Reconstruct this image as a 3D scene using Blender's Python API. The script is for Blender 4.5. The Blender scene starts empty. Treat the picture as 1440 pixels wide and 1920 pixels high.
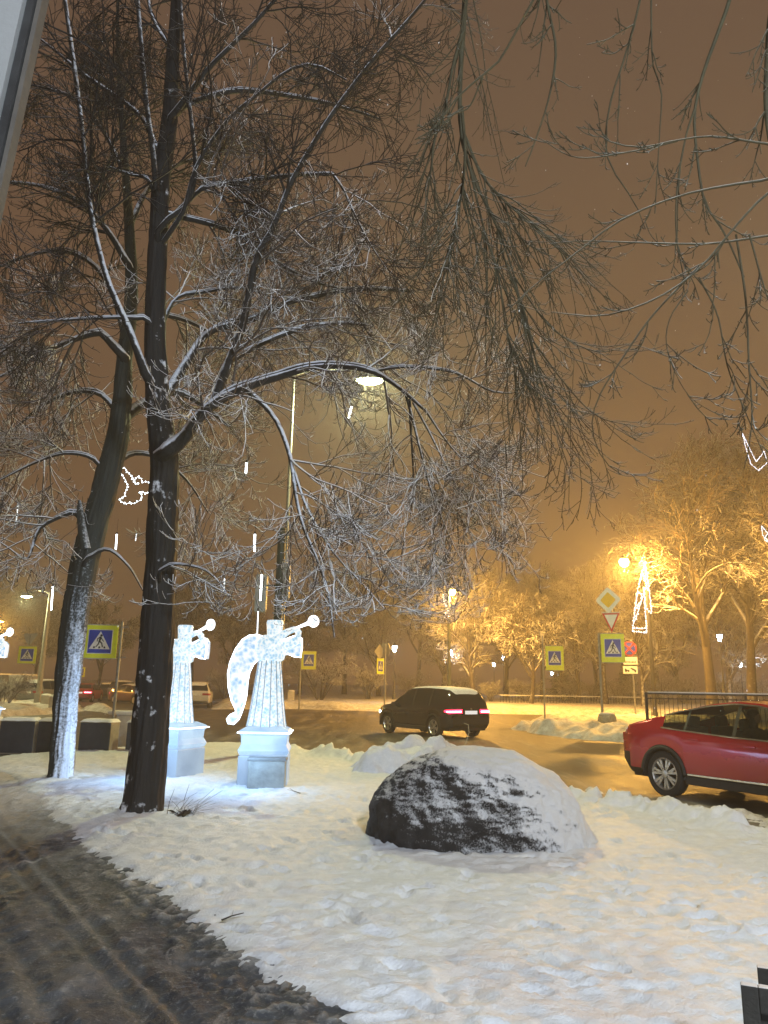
import bpy, bmesh, math, random
import numpy as np
from mathutils import Vector, Matrix, noise as mnoise
SC = bpy.context.scene
COL = SC.collection
PI = math.pi
# ------------------------------------------------------------------ camera
F = 1386.7            # focal length in photo pixels (26 mm equivalent)
PITCH = math.radians(13.1); ROLL = math.radians(1.0); EYE = 1.78
_U0 = Vector((0, -math.sin(PITCH), math.cos(PITCH))); _X0 = Vector((1, 0, 0))
FWD = Vector((0, math.cos(PITCH), math.sin(PITCH)))
RIGHT = _X0*math.cos(ROLL) + _U0*math.sin(ROLL)
UPV = _U0*math.cos(ROLL) - _X0*math.sin(ROLL)
CAM = Vector((0, 0, EYE))
cd = bpy.data.cameras.new('camera'); cam = bpy.data.objects.new('camera', cd); COL.objects.link(cam)
cd.sensor_width = 36; cd.lens = 26; cd.clip_start = 0.05; cd.clip_end = 2000
m = Matrix.Identity(4)
for i in range(3):
    m[i][0] = RIGHT[i]; m[i][1] = UPV[i]; m[i][2] = -FWD[i]; m[i][3] = CAM[i]
cam.matrix_world = m
SC.camera = cam

def ray(px, py):
    return (FWD + RIGHT*((px-720)/F) + UPV*((960-py)/F))
def at(px, py, Y):
    "point seen at photo pixel (px,py) at distance Y north of the camera"
    d = ray(px, py); return CAM + d*(Y/d.y)
def g(px, py, z=0.0):
    d = ray(px, py); return CAM + d*((z-EYE)/d.z)
# ------------------------------------------------------------------ world: low snow cloud lit by the city
w = bpy.data.worlds.new('World'); SC.world = w; w.use_nodes = True
nt = w.node_tree; nt.nodes.clear()
out = nt.nodes.new('ShaderNodeOutputWorld'); bg = nt.nodes.new('ShaderNodeBackground')
tc = nt.nodes.new('ShaderNodeTexCoord'); sx = nt.nodes.new('ShaderNodeSeparateXYZ'); rp = nt.nodes.new('ShaderNodeValToRGB')
nt.links.new(tc.outputs['Generated'], sx.inputs[0])
nz = nt.nodes.new('ShaderNodeTexNoise'); nz.inputs['Scale'].default_value = 1.6; nz.inputs['Detail'].default_value = 3
nt.links.new(tc.outputs['Generated'], nz.inputs['Vector'])
ad = nt.nodes.new('ShaderNodeMath'); ad.operation = 'MULTIPLY_ADD'; ad.inputs[1].default_value = 0.16
nt.links.new(nz.outputs['Fac'], ad.inputs[0]); nt.links.new(sx.outputs['Z'], ad.inputs[2])
nt.links.new(ad.outputs[0], rp.inputs[0]); nt.links.new(rp.outputs[0], bg.inputs[0])
rp.color_ramp.elements[0].position = 0.05; rp.color_ramp.elements[0].color = (.132, .067, .033, 1)
rp.color_ramp.elements[1].position = 0.75; rp.color_ramp.elements[1].color = (.112, .064, .039, 1)
bg.inputs[1].default_value = 1.0
nt.links.new(bg.outputs[0], out.inputs[0])
SC.view_settings.view_transform = 'Standard'; SC.view_settings.look = 'None'
SC.view_settings.exposure = 0.15; SC.view_settings.gamma = 1
SC.cycles.use_denoising = True
SC.cycles.max_bounces = 5; SC.cycles.diffuse_bounces = 2; SC.cycles.glossy_bounces = 2
SC.cycles.transmission_bounces = 3; SC.cycles.volume_bounces = 0; SC.cycles.transparent_max_bounces = 12
SC.cycles.caustics_reflective = False; SC.cycles.caustics_refractive = False
SC.cycles.sample_clamp_indirect = 4.0; SC.cycles.sample_clamp_direct = 0

SODIUM = (1.0, .50, .09); LEDC = (.98, 1.0, .50); COLD = (.72, .88, 1.0); WARMW = (1.0, .86, .68)
def lamp_light(name, loc, power, color, radius=.15, parent=None, spot=None):
    l = bpy.data.lights.new(name, 'POINT'); l.energy = power; l.color = color
    l.shadow_soft_size = radius
    o = bpy.data.objects.new(name, l); COL.objects.link(o); o.location = loc
    if parent:
        o.parent = parent; o.matrix_parent_inverse = parent.matrix_world.inverted()
        o.location = Vector(loc) - parent.location
        o.matrix_parent_inverse = Matrix.Identity(4)
    return o
# ------------------------------------------------------------------ helpers
def tag(o, label=None, cat=None, group=None, kind=None):
    if label: o['label'] = label
    if cat: o['category'] = cat
    if group: o['group'] = group
    if kind: o['kind'] = kind
    return o
def empty(name, loc, rz=0, label=None, cat=None, group=None):
    o = bpy.data.objects.new(name, None); COL.objects.link(o); o.location = loc; o.rotation_euler = (0, 0, rz)
    o.empty_display_size = .3
    return tag(o, label, cat, group)
def link(name, me, mat, parent=None):
    o = bpy.data.objects.new(name, me); COL.objects.link(o)
    if mat is not None and not me.materials: me.materials.append(mat)
    if parent: o.parent = parent
    return o
def np_mesh(name, V, Q, mat, parent=None, smooth=True):
    V = np.ascontiguousarray(V, dtype=np.float32); Q = np.ascontiguousarray(Q, dtype=np.int32)
    me = bpy.data.meshes.new(name); k = Q.shape[1]
    me.vertices.add(len(V)); me.vertices.foreach_set('co', V.ravel())
    me.loops.add(Q.size); me.loops.foreach_set('vertex_index', Q.ravel())
    me.polygons.add(len(Q)); me.polygons.foreach_set('loop_start', np.arange(0, Q.size, k, dtype=np.int32))
    me.polygons.foreach_set('loop_total', np.full(len(Q), k, dtype=np.int32))
    me.polygons.foreach_set('use_smooth', np.full(len(Q), smooth, dtype=bool))
    me.update(calc_edges=True)
    return link(name, me, mat, parent)
class MB:
    def __init__(s): s.v = []; s.f = []
    def add(s, v, f, M=None):
        b = len(s.v)
        s.v += [tuple(M @ Vector(p)) for p in v] if M is not None else [tuple(p) for p in v]
        s.f += [tuple(b+i for i in q) for q in f]
        return s
    def box(s, c, d, M=None):
        x, y, z = c; a, b, e = d[0]/2, d[1]/2, d[2]/2
        v = [(x+i*a, y+j*b, z+k*e) for k in (-1, 1) for j in (-1, 1) for i in (-1, 1)]
        return s.add(v, [(0,2,3,1),(4,5,7,6),(0,1,5,4),(2,6,7,3),(0,4,6,2),(1,3,7,5)], M)
    def cyl(s, p0, p1, r0, r1=None, n=10, cap=True):
        r1 = r0 if r1 is None else r1
        return s.tube([p0, p1], [r0, r1], n, cap)
    def tube(s, P, R, n=8, cap=True):
        P = [Vector(p) for p in P]
        if not isinstance(R, (list, tuple)): R = [R]*len(P)
        d0 = (P[-1]-P[0])
        if d0.length < 1e-6: d0 = P[1]-P[0]
        ref = Vector((0, 0, 1)) if abs(d0.normalized().z) < .8 else Vector((1, 0, 0))
        v = []; f = []
        for i, p in enumerate(P):
            t = (P[min(i+1, len(P)-1)]-P[max(i-1, 0)]).normalized()
            a = t.cross(ref)
            if a.length < 1e-4: a = t.cross(Vector((.3, .7, .2)))
            a.normalize(); b = t.cross(a)
            for k in range(n):
                th = 2*PI*k/n; v.append(p + (a*math.cos(th)+b*math.sin(th))*R[i])
        for i in range(len(P)-1):
            for k in range(n):
                f.append((i*n+k, i*n+(k+1) % n, (i+1)*n+(k+1) % n, (i+1)*n+k))
        if cap:
            f.append(tuple(range(n-1, -1, -1))); f.append(tuple((len(P)-1)*n+k for k in range(n)))
        return s.add(v, f)
    def lathe(s, prof, n=20, M=None, sx=1, sy=1, cap=True):
        v = []; f = []
        for r, z in prof:
            for k in range(n):
                th = 2*PI*k/n; v.append((r*math.cos(th)*sx, r*math.sin(th)*sy, z))
        for i in range(len(prof)-1):
            for k in range(n):
                f.append((i*n+k, i*n+(k+1) % n, (i+1)*n+(k+1) % n, (i+1)*n+k))
        if cap:
            f.append(tuple(range(n-1, -1, -1))); f.append(tuple((len(prof)-1)*n+k for k in range(n)))
        return s.add(v, f, M)
    def prism(s, poly, d, M=None):
        "2-D polygon (x,z) extruded along y from 0 to d"
        n = len(poly)
        v = [(x, 0, z) for x, z in poly] + [(x, d, z) for x, z in poly]
        f = [tuple(range(n)), tuple(range(2*n-1, n-1, -1))]
        f += [(i, n+i, n+(i+1) % n, (i+1) % n) for i in range(n)]
        return s.add(v, f, M)
    def ball(s, c, r, n=8, sq=(1, 1, 1)):
        prof = []
        v = []; f = []
        for i in range(n+1):
            a = PI*i/n-PI/2
            for k in range(2*n):
                th = PI*k/n
                v.append((c[0]+r*sq[0]*math.cos(a)*math.cos(th), c[1]+r*sq[1]*math.cos(a)*math.sin(th), c[2]+r*sq[2]*math.sin(a)))
        for i in range(n):
            for k in range(2*n):
                f.append((i*2*n+k, i*2*n+(k+1) % (2*n), (i+1)*2*n+(k+1) % (2*n), (i+1)*2*n+k))
        return s.add(v, f)
    def build(s, name, mat, parent=None, smooth=False, bevel=0, loc=None):
        me = bpy.data.meshes.new(name); me.from_pydata(s.v, [], s.f)
        bm = bmesh.new(); bm.from_mesh(me)
        bmesh.ops.remove_doubles(bm, verts=bm.verts, dist=1e-5)
        bmesh.ops.recalc_face_normals(bm, faces=bm.faces)
        if bevel:
            bmesh.ops.bevel(bm, geom=[e for e in bm.edges if len(e.link_faces) == 2 and e.calc_face_angle() > .6], offset=bevel, segments=2, affect='EDGES', profile=.6)
        bm.to_mesh(me); bm.free()
        if smooth:
            me.polygons.foreach_set('use_smooth', [True]*len(me.polygons))
            try: me.set_sharp_from_angle(angle=math.radians(38))
            except Exception: pass
        o = link(name, me, mat, parent)
        if loc is not None: o.location = loc
        return o
def copy_tree(o, parent=None):
    c = o.copy(); COL.objects.link(c); c.parent = parent
    for ch in list(o.children):
        copy_tree(ch, c)
    return c
# ---- numpy fractal noise
_rng0 = np.random.default_rng(5)
_lat = _rng0.random((256, 256))
def vnoise(x, y):
    xi = np.floor(x).astype(int); yi = np.floor(y).astype(int); fx = x-xi; fy = y-yi
    fx = fx*fx*(3-2*fx); fy = fy*fy*(3-2*fy)
    a = _lat[xi & 255, yi & 255]; b = _lat[(xi+1) & 255, yi & 255]; c = _lat[xi & 255, (yi+1) & 255]; d = _lat[(xi+1) & 255, (yi+1) & 255]
    return (a*(1-fx)+b*fx)*(1-fy)+(c*(1-fx)+d*fx)*fy
def fbm(x, y, o=4):
    r = 0; a = .5; s = 0
    for k in range(o):
        r = r + a*vnoise(x+17.3*k, y+9.1*k); s += a; a *= .5; x = x*2.03; y = y*2.03
    return r/s
def sdist(px, py, poly):
    "signed distance to polygon, positive inside"
    poly = np.asarray(poly, float); n = len(poly); d = np.full(px.shape, 1e9); ins = np.zeros(px.shape, bool)
    for i in range(n):
        a = poly[i]; b = poly[(i+1) % n]; e = b-a
        t = np.clip(((px-a[0])*e[0]+(py-a[1])*e[1])/max(e@e, 1e-9), 0, 1)
        d = np.minimum(d, np.hypot(px-a[0]-t*e[0], py-a[1]-t*e[1]))
        c = ((a[1] > py) != (b[1] > py)) & (px < (b[0]-a[0])*(py-a[1])/((b[1]-a[1]) if abs(b[1]-a[1]) > 1e-9 else 1e-9)+a[0])
        ins ^= c
    return np.where(ins, d, -d)
def smooth(t): t = np.clip(t, 0, 1); return t*t*(3-2*t)
# ------------------------------------------------------------------ materials
MATS = {}
class NT:
    def __init__(s, name):
        s.m = bpy.data.materials.new(name); s.m.use_nodes = True; s.t = s.m.node_tree
        s.b = s.t.nodes['Principled BSDF']; s.out = s.t.nodes['Material Output']; MATS[name] = s.m
        s._tc = None
    def n(s, typ, **kw):
        nd = s.t.nodes.new(typ)
        for k, v in kw.items():
            if k.startswith('i_'): nd.inputs[k[2:].replace('_', ' ')].default_value = v
            else: setattr(nd, k, v)
        return nd
    def l(s, a, b): s.t.links.new(a, b)
    def co(s, what='Object', scale=(1, 1, 1), rot=(0, 0, 0)):
        if s._tc is None: s._tc = s.n('ShaderNodeTexCoord')
        mp = s.n('ShaderNodeMapping'); mp.inputs['Scale'].default_value = scale; mp.inputs['Rotation'].default_value = rot
        s.l(s._tc.outputs[what], mp.inputs[0]); return mp.outputs[0]
    def noise(s, co, scale, det=4, rough=.55, dist=0):
        nd = s.n('ShaderNodeTexNoise'); nd.inputs['Scale'].default_value = scale; nd.inputs['Detail'].default_value = det
        nd.inputs['Roughness'].default_value = rough; nd.inputs['Distortion'].default_value = dist
        s.l(co, nd.inputs['Vector']); return nd.outputs['Fac']
    def ramp(s, fac, pts):
        r = s.n('ShaderNodeValToRGB'); e = r.color_ramp.elements
        while len(e) < len(pts): e.new(.5)
        for q, (p, c) in zip(e, pts):
            q.position = p; q.color = (c, c, c, 1) if isinstance(c, (int, float)) else (*c, 1)
        s.l(fac, r.inputs[0]); return r.outputs[0]
    def mix(s, fac, a, b):
        x = s.n('ShaderNodeMix', data_type='RGBA')
        for k, v in ((0, fac), (6, a), (7, b)):
            if hasattr(v, 'links'): s.l(v, x.inputs[k])
            else: x.inputs[k].default_value = (*v, 1) if isinstance(v, tuple) else v
        return x.outputs[2]
    def math(s, op, a, b=0, clamp=False):
        x = s.n('ShaderNodeMath', operation=op); x.use_clamp = clamp
        for k, v in ((0, a), (1, b)):
            if hasattr(v, 'links'): s.l(v, x.inputs[k])
            else: x.inputs[k].default_value = v
        return x.outputs[0]
    def bump(s, h, strength=.4, dist=.02):
        b = s.n('ShaderNodeBump'); b.inputs['Strength'].default_value = strength; b.inputs['Distance'].default_value = dist
        s.l(h, b.inputs['Height']); s.l(b.outputs[0], s.b.inputs['Normal']); return b
    def set(s, **kw):
        for k, v in kw.items():
            k = k.replace('_', ' ')
            if hasattr(v, 'links'): s.l(v, s.b.inputs[k])
            else: s.b.inputs[k].default_value = (*v, 1) if isinstance(v, tuple) and len(v) == 3 else v
        return s
def simple(name, color, rough=.6, metal=0, var=.18, scale=6, bump=0, coat=0, spec=.5):
    if name in MATS: return MATS[name]
    t = NT(name); co = t.co()
    nf = t.noise(co, scale, 5)
    lo = tuple(c*(1-var) for c in color); hi = tuple(min(1, c*(1+var)) for c in color)
    t.set(Base_Color=t.ramp(nf, [(.3, lo), (.7, hi)]), Metallic=metal, Coat_Weight=coat, Specular_IOR_Level=spec)
    t.set(Roughness=t.ramp(t.noise(co, scale*2.7, 3), [(.3, max(.03, rough*.85)), (.7, min(1, rough*1.15))]))
    if bump: t.bump(t.noise(co, scale*8, 4), bump, .01)
    return t.m
def emit(name, color, strength, base=None):
    if name in MATS: return MATS[name]
    t = NT(name); t.set(Base_Color=base or color, Emission_Color=color, Emission_Strength=strength, Roughness=.5)
    return t.m
def snowy(name, base, rough=.7, lo=.15, hi=.55, nscale=14, namp=.55, snow=(.78, .80, .84), side=None, side_amt=0, hgrad=None, bumpscale=30, bumpstr=.4, stretch=None, var=.35, bscale=8):
    """surface with snow lying where it faces up (and, optionally, blown on to one side)"""
    t = NT(name); co = t.co(); cs = t.co(scale=stretch) if stretch else co
    geo = t.n('ShaderNodeNewGeometry'); sep = t.n('ShaderNodeSeparateXYZ'); t.l(geo.outputs['Normal'], sep.inputs[0])
    nf = t.noise(co, nscale, 6, .65)
    fac = t.math('MULTIPLY_ADD', nf, namp); t.t.nodes[-1].inputs[2].default_value = -namp*.5
    v = t.math('ADD', sep.outputs['Z'], fac)
    if side:
        dp = t.n('ShaderNodeVectorMath', operation='DOT_PRODUCT'); dp.inputs[1].default_value = side
        t.l(geo.outputs['Normal'], dp.inputs[0])
        s_ = t.math('MULTIPLY', dp.outputs['Value'], side_amt)
        if hgrad:
            so = t.n('ShaderNodeSeparateXYZ'); t.l(co, so.inputs[0])
            hg = t.ramp(t.math('DIVIDE', so.outputs['Z'], hgrad), [(0, 1.0), (.55, .62), (1, .18)])
            s_ = t.math('MULTIPLY', s_, hg)
        v = t.math('ADD', v, s_)
    mk = t.ramp(v, [(lo, 0.0), (hi, 1.0)])
    bn = t.noise(cs, bscale, 6, .7)
    d = tuple(c*(1-var) for c in base); h = tuple(c*(1+var) for c in base)
    t.set(Base_Color=t.mix(mk, t.ramp(bn, [(.3, d), (.7, h)]), snow), Roughness=rough, Specular_IOR_Level=.3)
    t.bump(t.noise(cs, bumpscale, 5, .65), bumpstr, .02)
    return t.m
# ------------------------------------------------------------------ ground materials
t = NT('snow_lawn_mat'); co = t.co()
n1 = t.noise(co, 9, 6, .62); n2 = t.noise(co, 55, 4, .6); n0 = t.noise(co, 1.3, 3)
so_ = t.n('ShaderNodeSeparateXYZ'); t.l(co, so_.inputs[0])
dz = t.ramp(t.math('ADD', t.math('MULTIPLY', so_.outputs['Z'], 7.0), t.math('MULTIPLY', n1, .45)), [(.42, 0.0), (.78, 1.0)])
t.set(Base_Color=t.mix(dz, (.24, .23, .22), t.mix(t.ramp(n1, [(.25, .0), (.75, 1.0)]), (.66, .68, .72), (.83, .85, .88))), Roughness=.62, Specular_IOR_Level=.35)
n3 = t.noise(co, 38, 6, .7)
t.bump(t.math('ADD', t.math('MULTIPLY', n3, 1.0), t.math('MULTIPLY', n2, .4)), .6, .030)
SNOW = t.m
t = NT('snow_bank_mat'); co = t.co()
n1 = t.noise(co, 3, 6, .65); n2 = t.noise(co, 20, 4, .6)
t.set(Base_Color=t.ramp(n1, [(.3, (.42, .39, .35)), (.62, (.78, .78, .78))]), Roughness=.7, Specular_IOR_Level=.3)
t.bump(t.math('ADD', n1, t.math('MULTIPLY', n2, .4)), .7, .08)
BANK = t.m
def slush(name, ang, dark, mid, light, stretch=.12, rough=(.25, .6)):
    t = NT(name); cs = t.co(scale=(1, stretch, 1), rot=(0, 0, ang)); co = t.co()
    n1 = t.noise(cs, 2.2, 6, .62, .4); n2 = t.noise(co, 1.1, 5, .6); n3 = t.noise(co, 38, 4, .7); n4 = t.noise(cs, 9, 4, .6)
    f = t.math('ADD', t.math('MULTIPLY', n1, .5), t.math('MULTIPLY', n2, .28))
    f = t.math('ADD', f, t.math('MULTIPLY', n4, .22))
    c = t.ramp(f, [(.42, dark), (.51, mid), (.62, light)])
    c = t.mix(t.ramp(n3, [(.62, 0.0), (.76, .5)]), c, light)
    t.set(Base_Color=c, Roughness=t.ramp(f, [(.40, rough[0]), (.6, rough[1])]), Specular_IOR_Level=.5)
    t.bump(t.math('ADD', t.math('MULTIPLY', n3, .5), f), .9, .05)
    return t.m
ROADM = slush('road_slush_mat', math.radians(58), (.050, .044, .036), (.115, .100, .078), (.27, .24, .20), .10, (.42, .7))
# ------------------------------------------------------------------ base ground: one snowy sheet out to the horizon
N = 60
xs = np.concatenate([-np.geomspace(900, 12, 30), np.linspace(-10, 10, 12), np.geomspace(12, 900, 30)])
ys = np.concatenate([[-60, -30, -10], np.linspace(0, 60, 20), np.geomspace(64, 1500, 30)])
X, Y = np.meshgrid(xs, ys, indexing='ij')
Z = -.14 + .0*X
V = np.stack([X, Y, Z], -1).reshape(-1, 3)
a, b = X.shape; I = np.arange(a*b).reshape(a, b)
Q = np.stack([I[:-1, :-1], I[1:, :-1], I[1:, 1:], I[:-1, 1:]], -1).reshape(-1, 4)
tag(np_mesh('ground', V, Q, BANK), kind='structure', label='snow covered ground of the park reaching to the horizon')
# road: one flat slushy sheet
rd = np.array([(-75, 8), (40, 4), (46, 30), (60, 62), (10, 66), (-16, 66), (-24, 170), (-50, 170), (-75, 60)], float)
xs = np.linspace(-75, 60, 140); ys = np.linspace(4, 172, 160)
X, Y = np.meshgrid(xs, ys, indexing='ij')
Z = .0 + .012*(fbm(X*1.1, Y*1.1, 3)-.5)
D = sdist(X, Y, rd)
V = np.stack([X, Y, Z], -1).reshape(-1, 3); a, b = X.shape; I = np.arange(a*b).reshape(a, b)
Q = np.stack([I[:-1, :-1], I[1:, :-1], I[1:, 1:], I[:-1, 1:]], -1)
keep = (D[:-1, :-1] > -1) & (D[1:, 1:] > -1)
tag(np_mesh('road', V, Q[keep], ROADM), kind='structure', label='slushy brown road curving behind the lawn')

def field(name, poly, spacing, hfun, mat, label, skirt=.3, near=None):
    "a height-field sheet over a polygon; spacing(y) gives the grid size"
    poly = np.array([(p[0], p[1]) for p in poly]); x0, y0 = poly.min(0)-skirt; x1, y1 = poly.max(0)+skirt
    ys = [y0]
    while ys[-1] < y1: ys.append(ys[-1]+spacing(ys[-1]))
    ys = np.array(ys); n = int((x1-x0)/spacing(near if near is not None else (y0+y1)/2))+2
    xs = np.linspace(x0, x1, n)
    X, Y = np.meshgrid(xs, ys, indexing='ij')
    D = sdist(X, Y, poly)
    Z = hfun(X, Y, D)
    V = np.stack([X, Y, Z], -1).reshape(-1, 3); a, b = X.shape; I = np.arange(a*b).reshape(a, b)
    Q = np.stack([I[:-1, :-1], I[1:, :-1], I[1:, 1:], I[:-1, 1:]], -1)
    mn = np.maximum(np.maximum(D[:-1, :-1], D[1:, 1:]), np.maximum(D[:-1, 1:], D[1:, :-1]))
    return tag(np_mesh(name, V, Q[mn > -skirt], mat), kind='structure', label=label)
def P2(px, py, z=0.0):
    p = g(px, py, z); return (p.x, p.y)
# ------------------------------------------------------------------ lawn
path_edge = [P2(600, 1945), P2(500, 1872), P2(400, 1795), P2(270, 1690), P2(140, 1590), P2(70, 1530), P2(35, 1490), P2(10, 1462)]
far_edge = [P2(-60, 1440), P2(0, 1423), P2(130, 1412), P2(250, 1405), P2(330, 1397), P2(440, 1397), P2(545, 1404), P2(640, 1424), P2(760, 1444),
            P2(900, 1466), P2(1070, 1497), P2(1250, 1532), P2(1440, 1572)]
lawn_poly = [(.1, 1.0), (-.15, 2.4)] + path_edge + far_edge + [(7.5, 6.2), (9.0, 4.4), (9.5, 1.0)]
_rs = np.random.default_rng(11)
steps = []
for _ in range(750):
    steps.append((_rs.uniform(-5, 7), _rs.uniform(3.0, 13), _rs.uniform(.035, .06), _rs.uniform(.08, .15), _rs.uniform(0, PI), _rs.uniform(.006, .030)))
for k in range(170):
    steps.append((_rs.uniform(-4, 6), _rs.uniform(3.5, 12), _rs.uniform(.045, .06), _rs.uniform(.12, .16), _rs.normal(.9, .5), _rs.uniform(.03, .055)))
for k in range(14):   # a track of prints crossing on the right
    steps.append((1.55+.16*k+(.07 if k % 2 else -.07), 8.0-.32*k, .06, .14, 2.0, .05))
FAR = np.array(far_edge)
def line_dist(X, Y, L):
    d = np.full(X.shape, 1e9)
    for i in range(len(L)-1):
        a = L[i]; e = L[i+1]-a; tt = np.clip(((X-a[0])*e[0]+(Y-a[1])*e[1])/(e@e), 0, 1)
        d = np.minimum(d, np.hypot(X-a[0]-tt*e[0], Y-a[1]-tt*e[1]))
    return d
def lawn_h(X, Y, D):
    wob = (fbm(X*1.6, Y*1.6, 3)-.5)*.26 + (fbm(X*13+3, Y*13, 4)-.5)*.06
    d = D+wob
    h = .030+.085*smooth((d+.03)/.26)*(.7+.3*smooth((d-.1)/.5)) - .14*smooth((-d-.03)/.12)
    ef = smooth((d-.02)/.30)
    h = h + .05*(fbm(X*.7, Y*.7, 3)-.5)*ef + (.040*(fbm(X*4.1, Y*5.2, 3)-.5) + .040*(fbm(X*9, Y*11, 3)-.5) + .020*(fbm(X*24, Y*27, 2)-.5))*ef
    for (sx_, sy_, a, b, th, dp) in steps:
        m_ = (np.abs(X-sx_) < .4) & (np.abs(Y-sy_) < .4)
        if not m_.any(): continue
        u = (X[m_]-sx_)*math.cos(th)+(Y[m_]-sy_)*math.sin(th); v = -(X[m_]-sx_)*math.sin(th)+(Y[m_]-sy_)*math.cos(th)
        q = (u/a)**2+(v/b)**2
        h[m_] += -dp*np.exp(-q*q) + .45*dp*np.exp(-((np.sqrt(q)-1.35)/.35)**2)
    # ploughed lumps along the kerb
    fd = line_dist(X, Y, FAR); k = np.exp(-((fd-.26)/.26)**2)*smooth((X+3.0)/2)
    lump = .17*smooth((fbm(X*2.6+9, Y*2.6, 3)-.42)/.22) + .30*np.maximum(0, fbm(X*7, Y*7+5, 4)-.44)
    h = h + k*lump*smooth((d+.14)/.22)
    return h
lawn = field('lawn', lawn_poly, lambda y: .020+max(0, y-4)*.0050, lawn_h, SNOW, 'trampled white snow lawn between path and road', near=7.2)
def lawn_z(x, y):
    X = np.array([[x]]); Y = np.array([[y]]); return float(lawn_h(X.astype(float), Y.astype(float), sdist(X.astype(float), Y.astype(float), np.array(lawn_poly)))[0, 0])
# dirty chunks along the gutter on the right
gut = [P2(1090, 1492), P2(1250, 1520), P2(1440, 1556), P2(1520, 1575), P2(1520, 1545), P2(1440, 1530), P2(1250, 1500), P2(1100, 1480)]
def gut_h(X, Y, D):
    d = D+(fbm(X*2.4, Y*2.4, 3)-.5)*.5
    return -.03 + smooth(d/.2)*(.02+.30*np.maximum(0, fbm(X*4.5, Y*4.5, 4)-.46))
field('gutter_slush', gut, lambda y: .03, gut_h, BANK, 'row of dirty snow chunks along the gutter', near=9)
# ------------------------------------------------------------------ path
pd = Vector(path_edge[2])-Vector(path_edge[5]); pang = math.atan2(pd.y, pd.x)
t = NT('path_slush_mat')
R_ = -(pang-PI/2)
cs = t.co(scale=(1, .38, 1), rot=(0, 0, R_)); cm = t.co(scale=(1, .6, 1), rot=(0, 0, R_)); co = t.co()
n1 = t.noise(cs, 3.0, 6, .6, .3); n2 = t.noise(cm, 1.0, 5, .6); n3 = t.noise(co, 32, 5, .72); n4 = t.noise(cm, 5, 5, .62); n5 = t.noise(cs, 9, 3, .5)
f = t.math('ADD', t.math('MULTIPLY', n1, .30), t.math('MULTIPLY', n2, .42)); f = t.math('ADD', f, t.math('MULTIPLY', n4, .28))
c = t.ramp(f, [(.40, (.024, .027, .036)), (.51, (.058, .063, .074)), (.60, (.13, .134, .145)), (.69, (.42, .42, .42))])
n6 = t.noise(cm, 2.4, 6, .7, .6)
c = t.mix(t.ramp(n6, [(.60, 0.0), (.70, .6)]), c, (.36, .36, .36))
c = t.mix(t.ramp(n6, [(.34, .8), (.40, 0.0)]), c, (.018, .019, .022))
c = t.mix(t.ramp(n3, [(.56, 0.0), (.70, .5)]), c, (.30, .30, .30))
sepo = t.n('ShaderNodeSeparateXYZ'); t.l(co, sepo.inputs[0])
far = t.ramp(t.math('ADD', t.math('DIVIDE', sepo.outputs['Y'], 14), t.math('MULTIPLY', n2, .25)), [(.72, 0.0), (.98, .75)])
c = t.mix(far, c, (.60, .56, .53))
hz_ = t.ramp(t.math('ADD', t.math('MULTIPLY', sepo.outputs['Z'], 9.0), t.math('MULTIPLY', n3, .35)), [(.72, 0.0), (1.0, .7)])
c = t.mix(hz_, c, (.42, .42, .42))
t.set(Base_Color=c, Roughness=t.ramp(f, [(.38, .42), (.60, .8)]), Specular_IOR_Level=.3)
t.bump(t.math('ADD', t.math('MULTIPLY', n3, .55), t.math('ADD', f, t.math('MULTIPLY', n5, .4))), .8, .035)
PATHM = t.m
path_poly = [(.9, .5), (.6, 2.5)]+[(p[0]+.35, p[1]+.1) for p in path_edge]+[P2(-60, 1442), P2(-400, 1470), (-14, 9), (-9, 0)]
pu = np.array([math.cos(pang), math.sin(pang)]); pn = np.array([-pu[1], pu[0]])
def path_h(X, Y, D):
    u = X*pn[0]+Y*pn[1]; v = X*pu[0]+Y*pu[1]
    e = (X-path_edge[3][0])*pn[0]+(Y-path_edge[3][1])*pn[1]
    e = np.abs(e)
    h = .048+.026*(fbm(u*3, v*.8, 4)-.5)+.020*(fbm(X*11, Y*11, 3)-.5)
    for c0, wd, dp in ((.55, .05, .018), (.72, .05, .016), (1.10, .06, .018), (1.32, .05, .02), (1.52, .06, .018), (2.2, .07, .02)):
        q = (e-c0+.06*(fbm(v*.5, u*0+c0*7, 2)-.5))/wd
        h = h-dp*np.exp(-q*q)+.5*dp*np.exp(-((np.abs(q)-1.6)/.5)**2)
    h = h+(.07*np.maximum(0, fbm(X*15, Y*15, 3)-.45)+.06*np.maximum(0, fbm(X*34, Y*34, 2)-.45))*np.exp(-((e-.08)/.26)**2)+.05*np.maximum(0, fbm(X*17+5, Y*17, 3)-.55)
    return h
field('path', path_poly, lambda y: .018+max(0, y-4)*.009, path_h, PATHM, 'wet slushy footpath with wheel tracks', near=6)
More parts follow.
